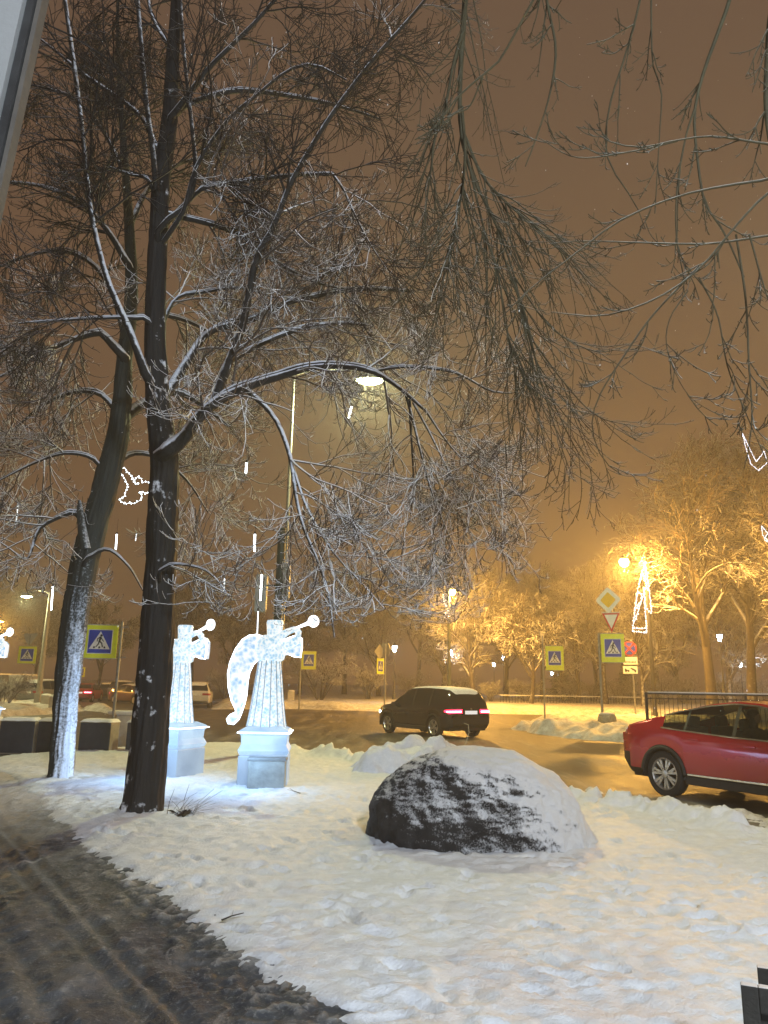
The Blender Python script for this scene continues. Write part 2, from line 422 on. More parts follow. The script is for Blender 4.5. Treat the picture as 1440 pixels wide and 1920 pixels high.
# ------------------------------------------------------------------ traffic island and banks beyond the road
def bank_h(top, lumps, edge=.8):
    def f(X, Y, D):
        d = D+(fbm(X*.9, Y*.9, 3)-.5)*.9
        return -.1+smooth(d/edge)*(top+.1+lumps*(fbm(X*1.1, Y*1.1, 4)-.42))
    return f
isl = [P2(945, 1366), P2(1000, 1378), P2(1090, 1388), P2(1200, 1394), P2(1330, 1400), P2(1450, 1396), P2(1300, 1354), P2(1180, 1352), P2(1060, 1353), P2(985, 1358)]
field('traffic_island', isl, lambda y: .16, bank_h(.26, .8), BANK, 'snow heaped traffic island right of the road')
rb = [P2(380, 1331), P2(560, 1330), P2(760, 1336), P2(940, 1339), P2(1200, 1344), P2(1500, 1352), (70, 62), (70, 175), (-22, 175), (-14, 66)]
def park_h(X, Y, D):
    d = D+(fbm(X*.5, Y*.5, 3)-.5)*1.2
    return -.1+smooth(d/1.2)*(.42+.35*(fbm(X*.6, Y*.6, 4)-.4)*np.exp(-np.clip(d, 0, 99)/5)*2)+.010*np.clip(d, 0, 60)
field('park_ground', rb, lambda y: .4+max(0, y-60)*.03, park_h, BANK, 'snow covered park beyond the far kerb', near=62)
lb = [P2(-500, 1362), P2(-200, 1352), P2(0, 1345), P2(100, 1341), P2(165, 1334), P2(150, 1318), P2(60, 1312), P2(-100, 1312), P2(-600, 1330)]
field('roadside_bank', lb, lambda y: .3, bank_h(.25, .6, 1.0), BANK, 'orange lit snow bank at the left of the road')
mb2 = [P2(152, 1331), P2(200, 1340), P2(235, 1338), P2(205, 1328), P2(165, 1324)]
field('snow_mound', mb2, lambda y: .2, bank_h(.3, .4, .9), BANK, 'small snow mound on the verge at the left')
# ------------------------------------------------------------------ trees
def nrm(v): return v/np.maximum(np.linalg.norm(v, axis=-1, keepdims=True), 1e-9)
def tubes(P, R, s):
    "P (B,n,3) R (B,n) -> verts, quads"
    B, n, _ = P.shape
    T = np.empty_like(P); T[:, 1:-1] = P[:, 2:]-P[:, :-2]; T[:, 0] = P[:, 1]-P[:, 0]; T[:, -1] = P[:, -1]-P[:, -2]
    T = nrm(T); d = nrm(P[:, -1]-P[:, 0])
    ref = np.where(np.abs(d[:, 2:3]) < .75, np.array([[0, 0, 1.0]]), np.array([[.8, .6, 0]]))
    A = nrm(np.cross(T, ref[:, None, :])); Bv = np.cross(T, A)
    th = 2*PI*np.arange(s)/s
    V = P[:, :, None, :]+R[:, :, None, None]*(A[:, :, None, :]*np.cos(th)[None, None, :, None]+Bv[:, :, None, :]*np.sin(th)[None, None, :, None])
    I = np.arange(B*n*s).reshape(B, n, s)
    Q = np.stack([I[:, :-1, :], np.roll(I[:, :-1, :], -1, 2), np.roll(I[:, 1:, :], -1, 2), I[:, 1:, :]], -1).reshape(-1, 4)
    return V.reshape(-1, 3), Q
class TB:
    def __init__(s): s.V = []; s.Q = []; s.n = 0
    def add(s, P, R, sides):
        v, q = tubes(P, R, sides); s.V.append(v); s.Q.append(q+s.n); s.n += len(v)
    def build(s, name, mat, parent, origin=(0, 0, 0)):
        return np_mesh(name, np.concatenate(s.V)-np.array(origin), np.concatenate(s.Q), mat, parent)
def resample(pts, rad, n):
    pts = np.asarray(pts, float); rad = np.asarray(rad, float)
    L = np.concatenate([[0], np.cumsum(np.linalg.norm(np.diff(pts, axis=0), axis=1))]); L /= L[-1]
    # Catmull-Rom through the points
    t = np.linspace(0, 1, n); out = np.empty((n, 3))
    ext = np.vstack([2*pts[0]-pts[1], pts, 2*pts[-1]-pts[-2]])
    for i, tt in enumerate(t):
        k = min(max(np.searchsorted(L, tt, side='right')-1, 0), len(pts)-2); u = (tt-L[k])/max(L[k+1]-L[k], 1e-9)
        p0, p1, p2, p3 = ext[k:k+4]
        out[i] = .5*((2*p1)+(-p0+p2)*u+(2*p0-5*p1+4*p2-p3)*u*u+(-p0+3*p1-3*p2+p3)*u**3)
    return out, np.interp(t, L, rad)
def spawn(P, R, rng, k, t0, t1, ang, L, n, rf, rtip, grav=0, curl=0, wig=.15, lift=0, Lr=.4, taper=.5, rmax=9, flat=None):
    B, m, _ = P.shape
    t = rng.uniform(t0, t1, (B, k)); x = t*(m-1); i = np.minimum(x.astype(int), m-2); f = (x-i)[..., None]
    b = np.arange(B)[:, None]
    base = P[b, i]*(1-f)+P[b, i+1]*f; tan = nrm(P[b, i+1]-P[b, i]); rad = R[b, i]*(1-f[..., 0])+R[b, i+1]*f[..., 0]
    rv = rng.normal(size=(B, k, 3))
    if flat is not None: rv[..., 2] *= flat
    perp = nrm(rv-(rv*tan).sum(-1, keepdims=True)*tan)
    a = ang*rng.uniform(.55, 1.25, (B, k, 1)); d = nrm(np.cos(a)*tan+np.sin(a)*perp+np.array([0, 0, lift]))
    ln = L*rng.uniform(1-Lr, 1+Lr, (B, k))*(1-taper*t); st = (ln/(n-1))[..., None]
    pts = [base]
    for j in range(1, n):
        s = (j-.5)/(n-1); gz = grav*(1-s)+curl*s
        d = nrm(d+np.array([0, 0, gz/(n-1)*3])+wig*rng.normal(size=d.shape))
        pts.append(pts[-1]+d*st)
    Pn = np.stack(pts, 2).reshape(B*k, n, 3)
    r0 = np.clip(rad*rf, rtip, rmax).reshape(-1, 1); s = np.linspace(0, 1, n)[None]
    return Pn, r0*(1-s)+rtip*s
def px_limb(pts, Y, n=14):
    "limb from photo pixels [(x, y, width)]; Y a number or (y0, y1) along the limb"
    m_ = len(pts); Ys = np.linspace(Y[0], Y[1], m_) if isinstance(Y, tuple) else [Y]*m_
    W = []; R = []
    for (x, y, wd), yy in zip(pts, Ys):
        p = at(x, y, yy); W.append(tuple(p)); R.append(wd*(yy/FWD.y if False else (p-CAM).dot(FWD))/F/2)
    return resample(W, R, n)
def bark_trunk(limbs, mat, parent, origin, name='trunk', sides=16, flare=None, rough=.05):
    tb = TB()
    for P, R in limbs:
        s = sides*3 if len(R) > 150 else sides if R.max() > .09 else (9 if R.max() > .03 else 6)
        tb.add(P[None], R[None], s)
    V = np.concatenate(tb.V)
    if rough:
        cen = np.concatenate([np.repeat(P, len(v)//len(P), axis=0) for (P, R), v in zip(limbs, tb.V)]); rr = tb_radius(tb, limbs)
        o_ = V-cen; an = np.arctan2(o_[:, 1], o_[:, 0]); zz_ = V[:, 2]
        u_ = an/(2*PI)*np.maximum(rr, .05)/.28
        k = fbm(np.cos(an)*1.3+7, zz_*1.1+np.sin(an)*1.3, 3)-.5
        k2 = np.abs(vnoise(np.abs(an)*8.5+fbm(an*2, zz_*2.5, 2)*3+40, zz_*1.6)-.5)*2
        k3 = fbm(an*14+30, zz_*9, 3)-.5
        V = cen+o_*(1+(k*.12+(k2-.5)*.16*np.clip(rr/.2, 0, 1)+k3*.07)*np.clip((rr-.02)/.1, 0, 1)*(rough/.06))[:, None]
    return np_mesh(name, V-np.array(origin), np.concatenate(tb.Q), mat, parent)
def tb_radius(tb, limbs):
    o = []
    for (P, R), v in zip(limbs, tb.V): o.append(np.repeat(R, len(v)//len(R)))
    return np.concatenate(o)
BARK_A = snowy('bark_dark_lime', (.021, .019, .018), lo=.24, hi=.36, nscale=3.6, namp=1.5, side=(-.5, -.75, .3), side_amt=.10, stretch=(1, 1, .14), bumpscale=20, bumpstr=1.0, bscale=9)
BARK_L = snowy('bark_snow_topped', (.020, .018, .016), lo=.02, hi=.20, nscale=9, namp=.7, snow=(.74, .78, .86), bumpscale=26, bumpstr=.8, bscale=12)
BARK_B = snowy('bark_snow_blown', (.034, .038, .034), lo=.36, hi=.72, nscale=26, namp=1.0, snow=(.74, .80, .90), side=(.72, -.66, 0), side_amt=.80, hgrad=5.6, stretch=(1, 1, .13), bumpscale=22, bumpstr=1.0, bscale=9)
TWIG = snowy('twig_frosted', (.080, .066, .056), lo=-.75, hi=.05, nscale=9, namp=.55, snow=(.88, .90, .93), bumpstr=.1)
TWIG_DARK = snowy('twig_dark', (.020, .015, .012), lo=.50, hi=.95, nscale=9, namp=.5, snow=(.66, .66, .68), bumpstr=.1)  # upper crowns' unlit silhouette look, darkness put into the twig colour
FAR_TWIG = snowy('park_twig_frosted', (.085, .062, .045), lo=-.40, hi=.25, nscale=3, namp=.5, snow=(.76, .76, .76), bumpstr=.1)
FAR_BARK = snowy('park_bark', (.06, .048, .04), lo=.25, hi=.6, nscale=5, namp=.9, side=(-.3, -.9, 0), side_amt=.2, bumpstr=.5)

def grow_crown(limbs, rng, mat, parent, origin, k1=8, k2=8, k3=7, k4=2, L1=1.7, L2=.8, L3=.38, L4=.14, droop=-.28, curl=.22, r=.0042, name='crown', t0=.22, extra=None, upl=.1, mat_hi=None, zsplit=None, zmin=None):
    P = np.stack([resample(p, q, 14)[0] for p, q in limbs]); R = np.stack([resample(p, q, 14)[1] for p, q in limbs])
    lev = []
    P1, R1 = spawn(P, R, rng, k1, t0, 1, 1.05, L1, 10, .55, r*1.5, droop*.7, droop*.4, .10, upl, rmax=.022)
    P2, R2 = spawn(P1, R1, rng, k2, .12, 1, .75, L2, 8, .65, r*1.15, droop, curl*.5, .13, 0, rmax=.011)
    P3, R3 = spawn(P2, R2, rng, k3, .1, 1, .8, L3, 6, .7, r, droop*.8, curl*1.6, .14, .05, rmax=.0065)
    lev = [(P1, R1, 5), (P2, R2, 4), (P3, R3, 3)]
    if k4:
        P4, R4 = spawn(P3, R3, rng, k4, .2, 1, .85, L4, 4, .85, r*.9, 0, curl*2, .14, .1, rmax=.005)
        lev.append((P4, R4, 3))
    if zmin is not None: lev = [(p[p[..., 2].min(1) > zmin], q[p[..., 2].min(1) > zmin], s) for p, q, s in lev]
    if zsplit is None:
        tb = TB()
        for p, q, s in lev: tb.add(p, q, s)
        return tb.build(name, mat, parent, origin)
    lo, hi = TB(), TB()
    for p, q, s in lev:
        zz = p[:, 0, 2] + rng.normal(size=len(p))*.5
        for tb, mk in ((lo, zz < zsplit), (hi, zz >= zsplit)):
            if mk.any(): tb.add(p[mk], q[mk], s)
    lo.build(name, mat, parent, origin); hi.build('upper_crown', mat_hi, parent, origin)

# ---- tree A: the dark lime in front
YA = at(268, 1524, 1).y; gA = g(268, 1522, .1); YA = gA.y
A_trunk = px_limb([(262, 1560, 95.7), (266, 1522, 82.8), (276, 1440, 70.8), (284, 1340, 66.2), (291, 1240, 62.6), (299, 1100, 57.0), (306, 960, 53.4), (309, 870, 51.5), (300, 780, 46.0), (293, 700, 42.3), (291, 600, 38.6),
                   (297, 450, 35.0), (303, 330, 32.2), (318, 220, 28.5), (324, 100, 23.9), (331, 0, 20.2), (336, -140, 14.7), (338, -280, 8.3), (342, -380, 2.8)], YA, 220)
def A(pts, y0=0, y1=None, n=16): return px_limb([(a, b, c*.78) for a, b, c in pts], (YA+y0, YA+(y0 if y1 is None else y1)), n)
A_limbs = [
 A([(306, 850, 44), (345, 822, 34), (375, 780, 29), (420, 745, 25), (480, 719, 21), (540, 701, 19), (575, 690, 17), (640, 686, 15), (700, 697, 13), (750, 728, 10), (800, 772, 7)], -.15, -1.0, 26),
 A([(700, 696, 8), (760, 688, 7), (850, 698, 6), (920, 733, 5), (960, 737, 3)], -.7, -.9),
 A([(762, 742, 8), (775, 790, 7), (792, 860, 6), (812, 930, 4), (845, 1010, 3), (870, 1060, 2)], -.85, -1.1),
 A([(775, 755, 7), (810, 820, 6), (850, 900, 4), (890, 960, 3), (940, 1000, 2)], -.9, -1.4),
 A([(768, 748, 7), (770, 800, 6), (775, 900, 4), (768, 980, 2)], -.9, -.7),
 A([(800, 772, 7), (840, 830, 5), (890, 880, 4), (960, 905, 2)], -1.0, -1.5),
 A([(398, 764, 26), (425, 690, 22), (452, 620, 20), (465, 560, 18), (482, 480, 16), (513, 425, 14), (545, 345, 13), (592, 262, 12), (640, 190, 11), (700, 112, 10), (765, 38, 8), (830, -40, 6)], -.3, -1.2, 26),
 A([(462, 730, 15), (500, 765, 13), (524, 800, 12), (545, 860, 11), (553, 920, 9), (568, 985, 8), (595, 1050, 6), (615, 1110, 5), (627, 1195, 4)], -.5, -1.1, 22),
 A([(545, 860, 7), (575, 950, 7), (625, 1035, 6), (680, 1095, 4), (720, 1140, 3)], -.7, -1.6),
 A([(318, 730, 26), (350, 680, 22), (372, 645, 20), (400, 618, 18), (470, 600, 16), (520, 575, 14), (590, 555, 12), (680, 542, 10), (778, 546, 7)], .2, .9, 22),
 A([(425, 680, 15), (500, 640, 12), (570, 615, 11), (640, 606, 8), (692, 610, 6)], -.2, .3),
 A([(300, 398, 18), (345, 408, 14), (400, 422, 12), (450, 442, 10), (520, 492, 8), (600, 532, 6), (680, 545, 4)], .1, .8),
 A([(338, 392, 12), (382, 352, 11), (430, 344, 10), (500, 334, 9), (560, 328, 9), (625, 325, 8)], -.2, -.4),
 A([(622, 325, 8), (642, 352, 7), (665, 402, 6), (690, 450, 4), (725, 505, 3)], -.4, -.5),
 A([(312, 235, 16), (345, 200, 14), (395, 180, 13), (450, 170, 12), (530, 178, 10), (620, 195, 8), (710, 222, 5)], .1, .9),
 A([(300, 420, 14), (345, 392, 13), (366, 330, 11), (360, 240, 10), (350, 150, 9), (342, 60, 8), (338, -60, 6), (345, -200, 3)], -.3, -.7, 20),
 A([(345, 395, 11), (372, 305, 10), (430, 222, 9), (480, 180, 8), (540, 132, 7), (590, 122, 6), (650, 150, 4)], -.4, -.9),
 A([(318, 225, 18), (352, 180, 15), (390, 130, 12), (440, 80, 11), (485, 35, 9), (530, -20, 8), (600, -110, 5), (680, -200, 2)], -.1, -.9, 20),
 A([(268, 692, 22), (255, 650, 18), (235, 600, 16), (205, 535, 14), (185, 465, 13), (168, 380, 12), (155, 250, 11), (140, 130, 11), (122, 0, 10), (108, -120, 7), (100, -240, 3)], -.3, -.5, 24),
 A([(292, 345, 14), (285, 270, 13), (275, 200, 12), (266, 100, 11), (258, 0, 10), (250, -120, 7), (245, -230, 3)], -.25, -.6, 20),
 A([(292, 275, 14), (270, 225, 12), (238, 195, 11), (165, 145, 9), (110, 100, 7), (62, 62, 5)], .1, .5),
 A([(275, 598, 12), (245, 596, 9), (200, 596, 8), (120, 600, 6), (36, 606, 4)], -.2, -.6),
 A([(289, 360, 12), (275, 335, 8), (240, 326, 6), (205, 312, 3)], -.1, -.4),
 A([(300, 620, 10), (330, 560, 9), (380, 548, 8), (450, 540, 6), (520, 560, 3)], .2, .6),
 A([(330, 100, 12), (300, 60, 9), (280, 10, 8), (270, -80, 4)], 0, .4),
 A([(300, 1070, 9), (325, 1058, 6), (375, 1065, 5), (405, 1085, 4), (430, 1120, 2)], -.35, -.7),
 A([(330, -10, 16), (400, -100, 12), (500, -220, 8), (600, -330, 3)], .1, -1.2),
 A([(332, -60, 14), (270, -160, 10), (200, -260, 6), (130, -320, 3)], .1, -.8),
]
def rooted(limbs, trunk):
    "let each limb that starts at the trunk begin on the trunk's axis"
    out = []
    for P, R in limbs:
        d = np.linalg.norm(trunk[0]-P[0], axis=1); k = int(d.argmin())
        if d[k] < .75 and trunk[1][k] > .03:
            q = trunk[0][max(0, int(np.abs(trunk[0][:, 2]-(P[0][2]-.6*d[k]-.05)).argmin()))]
            P, R = resample(np.vstack([q, P]), np.concatenate([[min(R[0]*1.25, trunk[1][k]*.9)], R]), len(R)+4)
        out.append((P, R))
    return out
A_rooted = rooted(A_limbs, A_trunk)
stub = A([(306, 760, 40), (290, 730, 38), (284, 712, 33), (283, 704, 27), (282, 699, 12)], -.25, -.4, 8)
treeA = empty('lime_tree', (gA.x, gA.y, 0), 0, 'big dark lime tree with snow on its limbs in front of the glowing angels', 'tree')
oA = tuple(treeA.location)
bark_trunk([A_trunk], BARK_A, treeA, oA, sides=22, rough=.06)
def snow_on(limbs):
    "snow lying along the top of each limb"
    out = []
    for P, R in limbs:
        if R.max() < .018: continue
        T = np.gradient(P, axis=0); T = T/np.linalg.norm(T, axis=1, keepdims=True)
        s = np.clip(1.15-np.abs(T[:, 2])**2*1.6, 0, 1); s[:2] *= .3; s[-1] *= .3
        nz = .75+.5*vnoise(np.arange(len(R))*.7+P[0, 0]*9, np.zeros(len(R))+P[0, 2]*3)
        r = np.minimum(R*.85*s, .055)*nz; Q = P.copy(); Q[:, 2] += R*(.62+.25*nz)*np.clip(s*2, 0, 1)*(r > 0)
        out.append((Q, np.maximum(r, .001)))
    return out
A_rooted = A_rooted+snow_on(A_rooted)
bark_trunk(A_rooted, BARK_L, treeA, oA, name='limbs', sides=14, rough=.06)
rng = np.random.default_rng(3)
grow_crown([A_limbs[i] for i in (0, 7, 8, 9, 10, 11, 23)], rng, TWIG, treeA, oA, 10, 8, 5, 2, 1.9, 1.0, .50, .17, -.24, .36, .0048, t0=.08, zmin=2.45)
grow_crown([A_limbs[i] for i in (1, 2, 3, 4, 5, 25)], rng, TWIG, treeA, oA, 6, 7, 5, 2, 1.3, .95, .46, .16, -.24, .44, .0048, t0=.1, zmin=2.6, name='outer_crown')
grow_crown([A_limbs[i] for i in (6, 12, 13)], rng, TWIG, treeA, oA, 6, 7, 5, 2, 1.9, 1.05, .48, .14, -.24, .34, .0048, t0=.0, zmin=3, name='inner_crown')
grow_crown([A_limbs[i] for i in (6, 12, 13, 14, 15, 16, 17, 18, 19, 20, 21, 22, 24, 26, 27)]+[resample(A_trunk[0][140:], A_trunk[1][140:], 16)], rng, TWIG_DARK, treeA, oA, 9, 8, 5, 1, 2.0, 1.05, .52, .14, -.14, .16, .0052, name='upper_crown')
# ---- tree B: leaning trunk behind, left
gB = g(113, 1458, .1); YB = gB.y
B_trunk = px_limb([(108, 1478, 56.8), (114, 1452, 46.4), (119, 1380, 43.9), (126, 1290, 44.7), (136, 1190, 46.4), (146, 1120, 48.2), (160, 1050, 47.3), (180, 975, 46.4), (204, 890, 44.7), (222, 810, 39.6), (230, 740, 34.4), (234, 670, 29.2),
                   (246, 560, 24.1), (243, 440, 18.9), (236, 330, 14.6), (228, 220, 11.2), (222, 100, 7.7), (220, 0, 4.3)], YB, 200)
def B(pts, y0=0, y1=None, n=14): return px_limb(pts, (YB+y0, YB+(y0 if y1 is None else y1)), n)
B_limbs = [
 B([(225, 790, 26), (250, 768, 22), (280, 752, 16), (330, 735, 13), (380, 760, 9), (430, 800, 5)], 0, .8),
 B([(234, 670, 20), (205, 640, 15), (185, 624, 13), (130, 640, 10), (80, 660, 8), (40, 685, 6), (0, 706, 4)], -.1, -.9),
 B([(150, 970, 12), (140, 960, 10), (105, 972, 8), (75, 990, 7), (62, 1020, 6), (50, 1050, 4), (20, 1030, 3), (-10, 1010, 2)], -.2, -.7),
 B([(238, 640, 16), (215, 560, 12), (180, 500, 10), (120, 470, 8), (50, 480, 5), (0, 500, 3)], .1, 1.0),
 B([(243, 500, 14), (200, 430, 11), (150, 380, 8), (80, 350, 6), (0, 340, 4)], -.1, -1),
 B([(240, 430, 12), (280, 350, 9), (330, 310, 7), (400, 290, 4)], .1, .9),
 B([(236, 330, 10), (190, 240, 8), (130, 180, 6), (60, 160, 3)], .1, .6),
 B([(226, 780, 14), (190, 740, 10), (140, 735, 8), (80, 760, 6), (20, 810, 3)], .2, 1.0),
 B([(228, 860, 12), (255, 850, 8), (300, 860, 7), (350, 900, 5), (390, 960, 3)], .2, 1.1),
 B([(200, 900, 10), (175, 860, 8), (120, 850, 6), (60, 870, 5), (0, 900, 3)], 0, -.8),
 B([(160, 1050, 8), (200, 1030, 6), (240, 1060, 5), (270, 1110, 3)], -.3, -.5),
 B([(240, 600, 12), (300, 590, 9), (370, 610, 7), (440, 660, 4)], .2, 1.2),
]
stubB = B([(160, 1030, 20), (153, 985, 15), (150, 955, 12), (149, 938, 5)], -.25, -.3, 8)
treeB = empty('lime_tree', (gB.x, gB.y, 0), 0, 'leaning lime tree with snow blown up one side of its trunk', 'tree')
oB = tuple(treeB.location)
bark_trunk([B_trunk, stubB], BARK_B, treeB, oB, sides=20, rough=.06)
B_rooted = rooted(B_limbs, B_trunk)
bark_trunk(B_rooted+snow_on(B_rooted), BARK_L, treeB, oB, name='limbs', sides=14, rough=.06)
rng = np.random.default_rng(8)
grow_crown([B_limbs[i] for i in (0, 1, 2, 7, 8, 9, 11)], rng, TWIG, treeB, oB, 9, 8, 6, 2, 2.0, 1.1, .50, .18, -.22, .36, .0066, zmin=3.2)
grow_crown([B_limbs[i] for i in (3, 4, 5, 6)]+[resample(B_trunk[0][136:], B_trunk[1][136:], 16)], rng, TWIG_DARK, treeB, oB, 10, 8, 6, 1, 1.6, .9, .46, .14, -.12, .2, .0062, name='upper_crown')
# ---- tree C: the near tree overhead on the right; its trunk stands outside the picture
TWIG_N = snowy('twig_near', (.045, .039, .019), lo=.40, hi=.80, nscale=14, namp=.6, snow=(.72, .70, .64), bumpstr=.3, bumpscale=60)
def C(pts, y0, y1=None, n=18): return px_limb([(a, b, c*.72) for a, b, c in pts], (y0, y0 if y1 is None else y1), n)
C_limbs = [
 C([(905, -330, 22), (880, -150, 18), (872, 0, 15), (866, 90, 14), (862, 180, 12), (866, 260, 10), (890, 340, 8), (930, 420, 6), (965, 520, 5), (985, 620, 4), (1010, 720, 3)], 6.2, 6.6, 26),
 C([(868, 60, 10), (850, 120, 8), (835, 200, 7), (815, 260, 7), (808, 320, 5), (798, 400, 4), (800, 500, 3)], 6.2, 6.3),
 C([(866, 200, 9), (872, 300, 8), (858, 400, 6), (845, 480, 5), (832, 560, 3)], 6.25, 6.1),
 C([(870, 250, 8), (905, 330, 7), (950, 380, 6), (1010, 430, 4), (1065, 480, 3)], 6.3, 6.8),
 C([(880, 310, 7), (905, 420, 6), (935, 520, 5), (950, 620, 4), (985, 720, 3)], 6.3, 6.5),
 C([(1100, -200, 9), (1010, -20, 7), (970, 55, 6), (935, 115, 6), (900, 145, 6), (855, 185, 5), (815, 240, 4), (778, 262, 3)], 5.6, 5.2),
 C([(905, 145, 5), (880, 200, 4), (850, 215, 4), (815, 250, 3)], 5.5, 5.3),
 C([(1010, -120, 9), (1025, 0, 8), (1042, 92, 7), (1030, 180, 5), (1005, 260, 4), (985, 312, 3)], 5.4),
 C([(1220, -120, 6), (1200, 0, 6), (1172, 105, 5), (1145, 190, 5), (1135, 270, 4), (1150, 320, 4), (1190, 380, 3), (1210, 430, 2)], 5.2),
 C([(1222, -100, 5), (1221, 0, 5), (1224, 120, 4), (1240, 170, 4), (1236, 260, 3), (1228, 400, 3)], 5.2, 5.1),
 C([(1400, -120, 12), (1368, 0, 11), (1343, 70, 10), (1318, 140, 9), (1302, 215, 8), (1308, 300, 7), (1322, 380, 6), (1360, 440, 5), (1395, 520, 4)], 5.0, 5.3, 22),
 C([(1302, 205, 6), (1285, 260, 5), (1270, 350, 5), (1268, 440, 4), (1282, 520, 3)], 5.0),
 C([(1560, 300, 9), (1440, 336, 7), (1350, 350, 6), (1260, 372, 5), (1160, 415, 5), (1080, 475, 4), (985, 550, 3), (900, 640, 2)], 4.6, 4.9),
 C([(1560, 430, 7), (1440, 442, 6), (1330, 457, 5), (1200, 455, 4), (1090, 452, 3), (1025, 458, 2)], 4.7, 5.0),
 C([(1540, 300, 8), (1440, 362, 7), (1370, 435, 6), (1310, 505, 5), (1230, 560, 5), (1130, 592, 4), (1032, 585, 2)], 4.5, 4.8),
 C([(1560, 280, 7), (1440, 270, 6), (1340, 256, 5), (1270, 263, 4), (1200, 276, 4), (1135, 262, 3), (1096, 226, 2)], 4.7, 4.4),
 C([(1270, 265, 4), (1180, 285, 4), (1080, 295, 3), (1010, 258, 2)], 4.6, 4.5),
 C([(1310, 500, 6), (1225, 590, 5), (1175, 660, 5), (1125, 740, 4), (1110, 800, 3), (1130, 860, 3), (1165, 890, 2)], 4.8, 5.0),
 C([(1380, 440, 6), (1398, 560, 6), (1404, 680, 5), (1410, 780, 4), (1402, 850, 3), (1395, 880, 2)], 4.9, 5.0),
 C([(1310, 520, 5), (1345, 590, 4), (1365, 690, 4), (1405, 790, 3), (1440, 870, 2)], 4.8, 5.0),
 C([(1290, 545, 4), (1255, 600, 3), (1252, 660, 3), (1290, 740, 2), (1350, 780, 2)], 4.7, 4.8),
 C([(1405, 440, 5), (1440, 560, 4), (1480, 640, 3)], 4.7),
 C([(1500, -150, 22), (1452, 0, 20), (1440, 120, 18), (1437, 200, 14), (1442, 262, 8)], 4.8, 4.8),
 C([(975, 560, 6), (1000, 660, 5), (1040, 760, 4), (1085, 850, 3), (1130, 905, 2)], 6.6, 7.0),
 C([(940, 470, 6), (985, 590, 5), (1010, 700, 4), (1050, 830, 3), (1075, 900, 2)], 6.5, 6.3),
 C([(965, 520, 5), (1020, 600, 4), (1070, 640, 4), (1130, 660, 3), (1195, 640, 2)], 6.5, 6.7),
 C([(1000, 640, 5), (1060, 720, 4), (1120, 780, 3), (1195, 800, 2)], 6.6, 6.8),
]
ctx, cty = 4.6, 3.2
C_trunk = resample([(ctx, cty, -.1), (ctx+.05, cty, 2), (ctx-.05, cty+.1, 4.5), (ctx-.3, cty+.2, 7), (ctx-.7, cty+.5, 9), (ctx-1.2, cty+.9, 10.5), (ctx-1.5, cty+1.2, 12)], [.36, .27, .24, .2, .16, .1, .03], 40)
def carry(i, z0, r0):
    "limb joining the trunk to the outer end of a hanging limb"
    a = C_limbs[i][0][0]; k = int(np.argmin(np.abs(C_trunk[0][:, 2]-z0))); s = C_trunk[0][k]; mid = (s+a)/2+np.array([0, 0, .9])
    return resample([s, mid, a], [r0, r0*.7, C_limbs[i][1][0]*1.05], 14)
C_carry = [carry(0, 8.2, .09), carry(5, 7.5, .05), carry(7, 7.8, .05), carry(8, 7.0, .04), carry(9, 7.2, .04), carry(10, 6.4, .06), carry(12, 4.4, .05), carry(13, 4.0, .04), carry(14, 4.6, .05), carry(15, 4.9, .04), carry(22, 6.0, .08)]
treeC = empty('lime_tree', (ctx, cty, 0), 0, 'overhanging lime tree whose bare drooping branches fill the upper right', 'tree')
oC = tuple(treeC.location)
bark_trunk([C_trunk]+C_carry+C_limbs, TWIG_N, treeC, oC, name='trunk', sides=16, rough=.04)
rng = np.random.default_rng(21)
tb = TB()
def whips(idx, k, L, droop, curl, t0=.25, k2=3, L2=.30, r=.0036):
    P = np.stack([resample(*C_limbs[i], 14)[0] for i in idx]); R = np.stack([resample(*C_limbs[i], 14)[1] for i in idx])
    P1, R1 = spawn(P, R, rng, k, t0, .98, .55, L, 12, .7, r, droop, curl, .06, 0, rmax=.008)
    P2_, R2 = spawn(P1, R1, rng, k2, .15, .95, .7, L2, 8, .75, r*.9, -.12, .5, .07, .02, rmax=.005)
    P3, R3 = spawn(P2_, R2, rng, 2, .2, .95, .8, L2*.33, 5, .85, r*.85, 0, .5, .1, .05, rmax=.0045)
    P4, R4 = spawn(P1, R1, rng, 5, .2, .98, .9, .035, 3, .9, r*1.0, 0, .3, .1, .1, rmax=.0045)
    for a, b, s in ((P1, R1, 6), (P2_, R2, 5), (P3, R3, 4), (P4, R4, 4)): tb.add(a, b, s)
whips([0, 2, 3, 4], 26, 1.75, -.55, .30, .28, 5, .46, r=.0031)
whips([1], 16, 1.3, -.5, .15, .3, 3, .3)
whips([23, 24, 25, 26], 9, .95, -.30, .50, .15, 3, .36)
whips([5, 6, 7, 8, 9], 5, .55, -.12, .35, .3, 3, .22)
whips([10, 11], 6, .6, -.2, .4, .3, 3, .25)
whips([12, 13, 14, 15, 16, 17], 4, .42, -.1, .45, .3, 3, .2)
whips([18, 19, 20, 21], 5, .42, -.15, .5, .15, 3, .2)
whips([22], 9, .8, -.5, .1, .2, 3, .25)
tb.build('crown', TWIG_N, treeC, oC)

